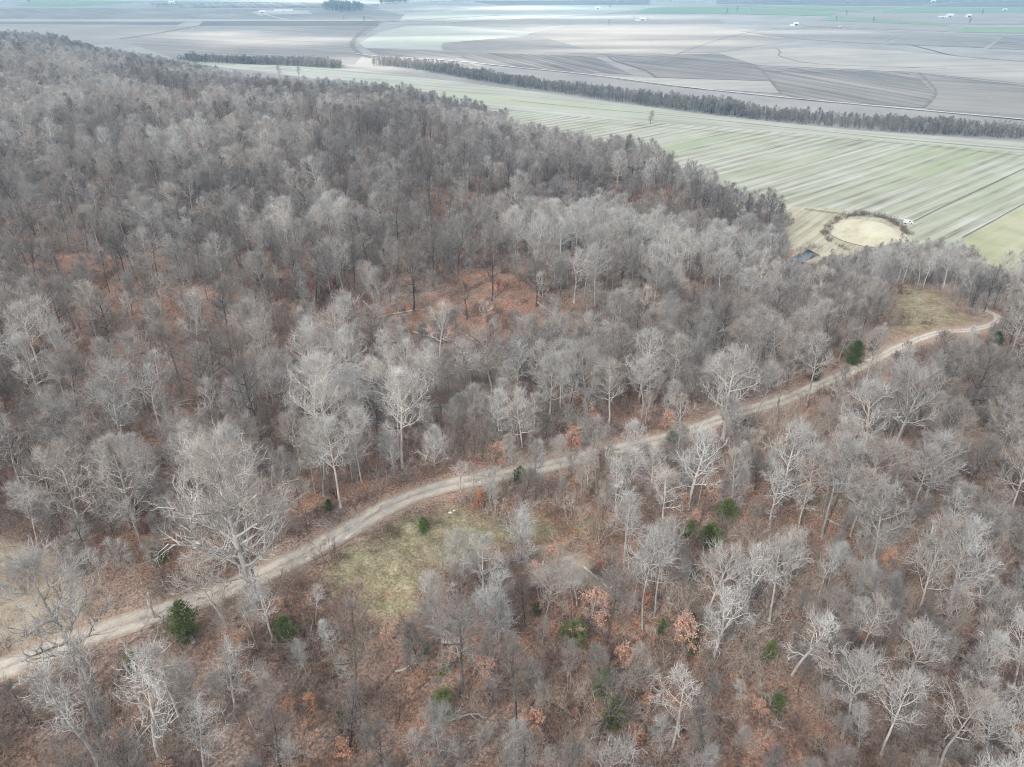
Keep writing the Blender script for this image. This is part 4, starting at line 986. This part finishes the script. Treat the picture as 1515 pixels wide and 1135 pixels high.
scatter('tree_belt', low, np.column_stack([BT, np.zeros(len(BT))]), rng.integers(0, 5, len(BT)), rng.uniform(0, 6.28, len(BT)), rng.uniform(0.22, 0.60, len(BT))*(0.55+0.95*fbm(BT[:, 0]+4000, BT[:, 1]+4000, 45, 5)), np.clip(rng.normal(0.12, 0.14, len(BT)), 0, 1), 0.05,
        'long dark belt of bare trees running beside the limestone road across the plain', 'tree belt')

# ------------------------------------------------------------------ single trees and woods far out on the plain
def plain_tree(px, py, hpx, kind, tone, label):
    p = onz(px, py, 0); _, _, dep = project(*p); h = hpx*float(dep)/FPX; f = FORMS[kind][random.randrange(len(FORMS[kind]))]; s = h/f[3]
    place('field_tree', (f[0], f[1]), ('trunk', 'crown'), tuple(p), random.uniform(0, 6), s, tone, label, 'tree', 'lone trees on the plain')
for a in [(962,184,21,'broad',0.05,'lone dark bare tree standing in the striped field'),(414,114,17,'broad',0.2,'left tree of the pair on the green strip by the far wood'),
 (442,113,14,'broad',0.2,'right tree of the pair on the green strip by the far wood'),(539,33,9,'upright',0.0,'tiny tree beside the bridge over the creek ditch'),
 (509,30,5,'upright',0.1,'tiniest field tree left of the creek ditch'),(900,38,9,'upright',0.1,'lone tree left of the far white farmhouse'),
 (1075,22,9,'broad',0.0,'left tree of the far pair in the green field'),(1090,19,9,'broad',0.0,'right tree of the far pair in the green field'),
 (1112,17,6,'upright',0.1,'faint small tree right of the far green pair'),(1237,31,7,'upright',0.0,'far round tree left of the green strip'),
 (1252,24,8,'upright',0.1,'faint far tree above the round one on the green strip'),(1292,34,9,'upright',0.0,'far tree in the middle of the green strip'),
 (1433,37,10,'upright',0.0,'far tree below the small white barn on the right'),(1453,23,9,'upright',0.0,'far tree right of the small white barn'),
 (961,6,6,'upright',0.0,'faint tree at the top edge, middle of the picture'),(992,3,6,'upright',0.0,'faint tree at the top edge right of the middle one'),
 (44,6,8,'upright',0.0,'faint tree at the top left on the green field'),(902,13,7,'upright',0.05,'faint small tree far out above the white farmhouse'),
 (938,29,9,'broad',0.9,'pale tree beside the far white farmhouse')]:
    plain_tree(*a)
def woodlot(pp, n, label):
    poly = zpoly(pp); A_ = np.array(poly); out = []
    while len(out) < n:
        q = rng.uniform(A_.min(0), A_.max(0), (400, 2)); q = q[inside(poly, q[:, 0], q[:, 1])]; out += list(q)
    out = np.array(out[:n])
    scatter('woodlot', low, np.column_stack([out, np.zeros(n)]), rng.integers(0, 5, n), rng.uniform(0, 6, n), rng.uniform(0.8, 1.3, n), np.clip(rng.normal(0.15, 0.1, n), 0, 1), 0.04, label, 'wood')
woodlot([(478,14),(500,18),(538,16),(528,11),(490,10)], 260, 'dark woodlot at the top of the picture beside the creek ditch')
woodlot([(563,7),(600,6),(604,1),(562,1)], 260, 'second dark woodlot at the top edge')
woodlot([(628,1),(668,-1),(690,-6),(630,-5)], 200, 'third dark woodlot cut by the top edge')

# ------------------------------------------------------------------ small built things
M_WALL = plain_mat('white_siding', (0.58, 0.58, 0.56), var=0.08); M_ROOF = plain_mat('metal_roof', (0.44, 0.45, 0.47), 0.5, 0.5, 0.1)
M_DARK = plain_mat('dark_opening', (0.06, 0.06, 0.065)); M_POLE = plain_mat('weathered_pole', (0.13, 0.105, 0.085)); M_INS = plain_mat('porcelain', (0.24, 0.24, 0.235), 0.4, 0.4)
M_LOG = plain_mat('bleached_wood', (0.50, 0.465, 0.42), var=0.3, scale=1.5); M_LOGD = plain_mat('rotten_wood', (0.17, 0.135, 0.11), var=0.4, scale=1.5)
M_ROCK = plain_mat('pale_rock', (0.58, 0.56, 0.52), var=0.2, scale=3)
M_TYRE = plain_mat('tyre', (0.03, 0.03, 0.03)); M_GLASS = plain_mat('window_glass', (0.05, 0.06, 0.07), 0.1, 0.5); M_PAINT = plain_mat('white_paint', (0.60, 0.60, 0.59), 0.35, 0.5, 0.03)
def box(x0, x1, y0, y1, z0, z1):
    v = [(x, y, z) for z in (z0, z1) for y in (y0, y1) for x in (x0, x1)]
    return v, [[0, 2, 3, 1], [4, 5, 7, 6], [0, 1, 5, 4], [2, 6, 7, 3], [0, 4, 6, 2], [1, 3, 7, 5]]
def part(name, v, f, mat, parent):
    return add(name, mesh_np(name, v, f, [mat]), parent)
def barn(px, py, L, Wd, h, rot, label, name='barn', wing=False):
    p = onz(px, py, 0); e = empty(name, tuple(p), label=label, category='building', group='farm buildings on the plain'); e.rotation_euler = (0, 0, rot)
    L *= 0.8; Wd *= 0.8; h *= 0.8; x, y, r = L/2, Wd/2, h+Wd*0.28
    part('wall', [(-x,-y,0),(x,-y,0),(x,y,0),(-x,y,0),(-x,-y,h),(x,-y,h),(x,y,h),(-x,y,h),(-x,0,r),(x,0,r)], [[0,1,5,4],[2,3,7,6],[1,2,6,9,5],[3,0,4,8,7]], M_WALL, e)
    o_ = 0.6; t = 0.15
    part('roof', [(-x-o_,-y-o_,h-0.2),(x+o_,-y-o_,h-0.2),(x+o_,0,r+t),(-x-o_,0,r+t),(-x-o_,y+o_,h-0.2),(x+o_,y+o_,h-0.2),(-x-o_,-y-o_,h),(x+o_,-y-o_,h),(x+o_,0,r+t+0.2),(-x-o_,0,r+t+0.2),(-x-o_,y+o_,h),(x+o_,y+o_,h)],
         [[6,7,8,9],[9,8,11,10],[0,3,2,1],[3,4,5,2],[0,1,7,6],[4,10,11,5],[0,6,9,3],[3,9,10,4],[1,2,8,7],[2,5,11,8]], M_ROOF, e)
    part('door', *box(-2.2, 2.2, -y-0.08, -y+0.02, 0, min(h*0.8, 4)), M_DARK, e)
    for s in (-1, 1): part('window', *box(s*x*0.6-0.7, s*x*0.6+0.7, -y-0.06, -y+0.02, h*0.35, h*0.7), M_GLASS, e)
    if wing:
        part('lean_to', *box(-x-7, -x-0.05, -y*0.7, y*0.7, 0, h*0.7), M_WALL, e)
    return e
barn(255,6,22,16,6,0.1,'white barn at the top left beyond the wood')
barn(884,14,16,11,5,0.0,'small white barn near the top, middle of the picture')
barn(950,31,20,11,5,0.05,'white farmhouse on the bright sunlit field',wing=True)
barn(1177,38,11,10,5,0.0,'small white barn on the grey field, right of centre',wing=True)
barn(1242,42,4,4,3,0.1,'tiny pale shed on the tan field strip')
barn(1404,26,18,14,6,0.0,'larger white farm shed of the far right farmstead',wing=True)
barn(1394,27,24,6,3,0.0,'low white outbuilding left of the far right farm shed')
barn(1432,26,12,12,6,0.1,'white barn standing alone right of the farm shed')
barn(1380,3,16,10,5,0.0,'faint white barn at the top edge, right')
barn(1486,16,12,9,4,0.0,'faint white shed at the far right')
barn(388,20,18,12,5,0.4,'white building at the left end of the pale farm yard')
barn(420,17,60,9,3,0.02,'long low white shed along the pale farm yard')
field([(372,18),(392,15),(455,16),(462,21),(400,22),(384,24)], m_pale)

def tube_obj(name, P, r, k, mat, parent=None):
    b_ = Buf(); b_.tube(np.array(P, float), np.array(r, float), k); v, f = b_.get()
    n0 = len(v); caps = []
    me = mesh_np(name, v, [list(map(int, q)) for q in f]+[list(range(k))[::-1], list(range(n0-k, n0))], [mat], smooth_shade=False)
    return add(name, me, parent)
def utility_pole(px, py, h, rot, label):
    p = ground(px, py); e = empty('utility_pole', tuple(p), label=label, category='utility pole', group='utility poles'); e.rotation_euler = (0, 0.01, rot)
    tube_obj('pole', [(0,0,-0.8),(0,0,h*0.5),(0,0,h)], [0.17,0.15,0.12], 10, M_POLE, e)
    arm = part('crossarm', *box(-1.25, 1.25, -0.19, -0.07, h-0.55, h-0.38), M_POLE, e)
    for x in (-1.1, -0.45, 0.45, 1.1):
        tube_obj('insulator', [(x,-0.13,h-0.39),(x,-0.13,h-0.30),(x,-0.13,h-0.2)], [0.04,0.085,0.05], 8, M_INS, arm)
    for s in (-1, 1): tube_obj('brace', [(0,-0.12,h-1.15),(s*0.6,-0.12,h-0.5)], [0.03,0.03], 5, M_POLE, e)
    tube_obj('transformer', [(0.30,0.05,h-1.9),(0.30,0.05,h-1.85),(0.30,0.05,h-1.05),(0.30,0.05,h-1.0)], [0.16,0.2,0.2,0.14], 10, M_INS, e)
utility_pole(384,893,7.5,0.6,'dark utility pole standing by the road under the huge fan-crowned tree')
utility_pole(655,668,9.0,0.2,'utility pole with a crossarm in the brush behind the dome-shaped tree')

def log(a, b, r, mat, label, limbs=3, z=0.0):
    p, q = ground(*a), ground(*b); L = np.linalg.norm(q-p); rg = np.random.default_rng(int(a[0]*7+b[1]))
    p[2] += r*0.8+z; q[2] += r*0.5+z; mid = (p+q)/2; mid[2] = float(Hz(mid[0], mid[1]))+r*0.6+z
    e = empty('fallen_log', (p[0], p[1], p[2]-r), label=label, category='log', group='fallen trees and logs')
    P = np.array([p, p*0.5+mid*0.5+rg.normal(0, 0.08, 3), mid, mid*0.5+q*0.5+rg.normal(0, 0.1, 3), q])-np.array([p[0], p[1], p[2]-r])
    tube_obj('trunk', P, np.linspace(r, r*0.35, 5), 8, mat, e)
    for i in range(limbs):
        t = rg.uniform(0.35, 0.95); s, d = at_t(P, t); side = unit(np.cross(d, UP))*rg.choice([-1, 1]); dd = unit(d*0.8+side*0.7+UP*rg.uniform(0.1, 0.7))
        Q = polyline(s, dd, L*rg.uniform(0.18, 0.4), 4, 0.15, 0.0, rg); tube_obj('limb', Q, np.linspace(r*0.4, r*0.1, 5), 5, mat, e)
for a in [((538,447),(560,470),0.22,M_LOG,'white log lying at the left end of the bench'),((560,470),(640,455),0.20,M_LOG,'long white log pointing right along the bench slope',4),
 ((610,492),(668,508),0.26,M_LOG,'whitest fallen trunk below the bench',5),((690,498),(725,520),0.20,M_LOG,'grey log in the middle of the fallen timber below the bench'),
 ((795,448),(812,462),0.2,M_LOG,'short white log right of the bench'),((760,470),(795,485),0.18,M_LOG,'thin log right of the fallen timber'),
 ((862,842),(915,886),0.20,M_LOG,'long pale log of the pile below the meadow',2),((875,846),(926,880),0.17,M_LOGD,'dark log lying in the pile below the meadow',1),
 ((890,842),(925,862),0.13,M_LOG,'short pale log at the top of the pile below the meadow',1),
 ((205,575),(262,620),0.2,M_LOG,'broken white crown lying down in the left wood',7),((30,425),(36,440),0.2,M_LOG,'white snag fallen at the far left edge'),
 ((100,405),(150,402),0.28,M_LOGD,'dark fallen trunk high in the left wood'),((585,996),(620,986),0.14,M_LOG,'bare white branch lying below the meadow',3),
 ((1220,770),(1285,796),0.14,M_LOG,'thin pale log across the right-hand slope',2),((1395,925),(1445,960),0.26,M_LOGD,'dark log in the lower right wood',2),
 ((650,1066),(712,1058),0.17,M_LOG,'white dead branch near bottom centre',6),((430,520),(470,560),0.2,M_LOG,'pale trunk lying down the ravine side',3),
 ((1105,488),(1080,470),0.2,M_LOGD,'dark log in the creek ravine',2),((200,172),(215,165),0.5,M_LOG,'white fallen wood high on the far left hill',2)]:
    log(*a)
def stump(px, py, h, r, mat, label):
    p = ground(px, py); rg = np.random.default_rng(int(px)); P = [(0,0,-0.3),(0,0,h*0.4),(0.05,0.02,h)]
    e = empty('tree_stump', tuple(p), label=label, category='stump'); e.rotation_euler = (0.12, -0.15, 0)
    tube_obj('trunk', P, [r*1.35, r, r*0.9], 9, mat, e); tube_obj('splinter', [(r*0.5,0,h*0.9),(r*0.6,0.02,h*1.3)], [r*0.4, 0.02], 5, mat, e)
stump(286,950,0.9,0.22,M_LOG,'pale stump just right of the largest cedar')
for i, (px, py, hh, lb) in enumerate([(308,470+110,6.5,'white broken snag in the left wood'),(400,520,7,'white barkless snag on the orange slope, left of centre'),(228,915,4.5,'grey snag leaning over the road beside the largest cedar'),(307,215,6,'white broken snag on the far left hill')]):
    p = ground(px, py); e = empty('dead_snag', tuple(p), label=lb, category='snag')
    rg = np.random.default_rng(i+3); P = polyline(np.array([0,0,-0.4]), unit(np.array([0.1,0,1])), hh, 6, 0.05, 0, rg); tube_obj('trunk', P, np.linspace(0.2, 0.08, 7), 8, M_LOG, e)
    for j in range(3):
        s, d_ = at_t(P, rg.uniform(0.5, 0.95)); tube_obj('limb', polyline(s, unit(d_+rg.normal(0, 0.7, 3)), hh*0.3, 4, 0.2, 0.1, rg), np.linspace(0.07, 0.02, 5), 5, M_LOG, e)

def rock(px, py, s, label, seed):
    import bmesh
    p = ground(px, py); bm = bmesh.new(); bmesh.ops.create_icosphere(bm, subdivisions=2, radius=1.0); rg = np.random.default_rng(seed)
    for v in bm.verts:
        k = 1+0.35*math.sin(v.co.x*3.1+seed)*math.cos(v.co.y*2.7+seed)+rg.normal(0, 0.06); v.co = Vector((v.co.x*k*1.4, v.co.y*k*0.9, v.co.z*k*0.65))
    me = bpy.data.meshes.new('boulder'); bm.to_mesh(me); bm.free(); me.materials.append(M_ROCK)
    o = add('boulder', me, label=label, category='rock', group='pale boulders'); o.location = (p[0], p[1], p[2]+s*0.3); o.scale = (s, s, s); o.rotation_euler = (0, 0, seed)
for i, a in enumerate([(290,808,0.55,'white boulder beside the orange branch above the left road'),(666,761,0.20,'left white boulder of two under the road bend'),(672,758,0.17,'right white boulder of two under the road bend'),
                       (655,951,0.22,'left white stone of the close pair below the meadow'),(662,952,0.26,'right grey stone of the close pair below the meadow'),(990,886,0.3,'small white stone on the leaf slope beside the tall slender trunks'),(672,866,0.35,'grey stone under the meadow edge trees')]):
    rock(a[0], a[1], a[2], a[3], i+2)

# white vehicle parked at the head of the field ditch
p = onz(1343, 331, 0); e = empty('parked_van', tuple(p), label='small white van parked at the end of the dark field ditch', category='van'); e.rotation_euler = (0, 0, -0.25)
me = bpy.data.meshes.new('body'); prof = [(-2.4,0.35),(2.3,0.35),(2.4,0.75),(2.25,1.0),(1.55,1.12),(1.0,1.85),(-2.3,1.9),(-2.4,1.0)]
nn = len(prof); vv = [(x, -0.9, z) for x, z in prof]+[(x, 0.9, z) for x, z in prof]
part('body', vv, [list(range(nn)), list(range(2*nn-1, nn-1, -1))]+[[i, i+nn, (i+1) % nn+nn, (i+1) % nn] for i in range(nn)], M_PAINT, e)
part('windscreen', [(1.52,-0.75,1.18),(1.52,0.75,1.18),(1.05,0.7,1.8),(1.05,-0.7,1.8)], [[0,1,2,3]], M_GLASS, e)
for s in (-1, 1):
    part('side_window', *box(0.1, 0.95, s*0.905-0.01, s*0.905+0.01, 1.15, 1.65), M_GLASS, e)
    for x in (-1.5, 1.5):
        w_ = tube_obj('wheel', [(x, s*0.72, 0.33), (x, s*0.93, 0.33)], [0.33, 0.33], 14, M_TYRE, e)

# ------------------------------------------------------------------ haze over the plain
hz = bpy.data.materials.new('haze'); hz.use_nodes = True; t = hz.node_tree; t.nodes.clear()
out = t.nodes.new('ShaderNodeOutputMaterial'); pv = t.nodes.new('ShaderNodeVolumePrincipled')
pv.inputs['Density'].default_value = 0.00015; pv.inputs['Color'].default_value = (0.30, 0.66, 0.96, 1); pv.inputs['Anisotropy'].default_value = 0.0
t.links.new(pv.outputs[0], out.inputs['Volume'])
v, f = box(-15000, 15000, -5000, 17000, -3.0, 135.0)
o = add('haze', mesh_np('haze', v, f, [hz]), kind='stuff', label='thin blue haze over the plain', category='haze')
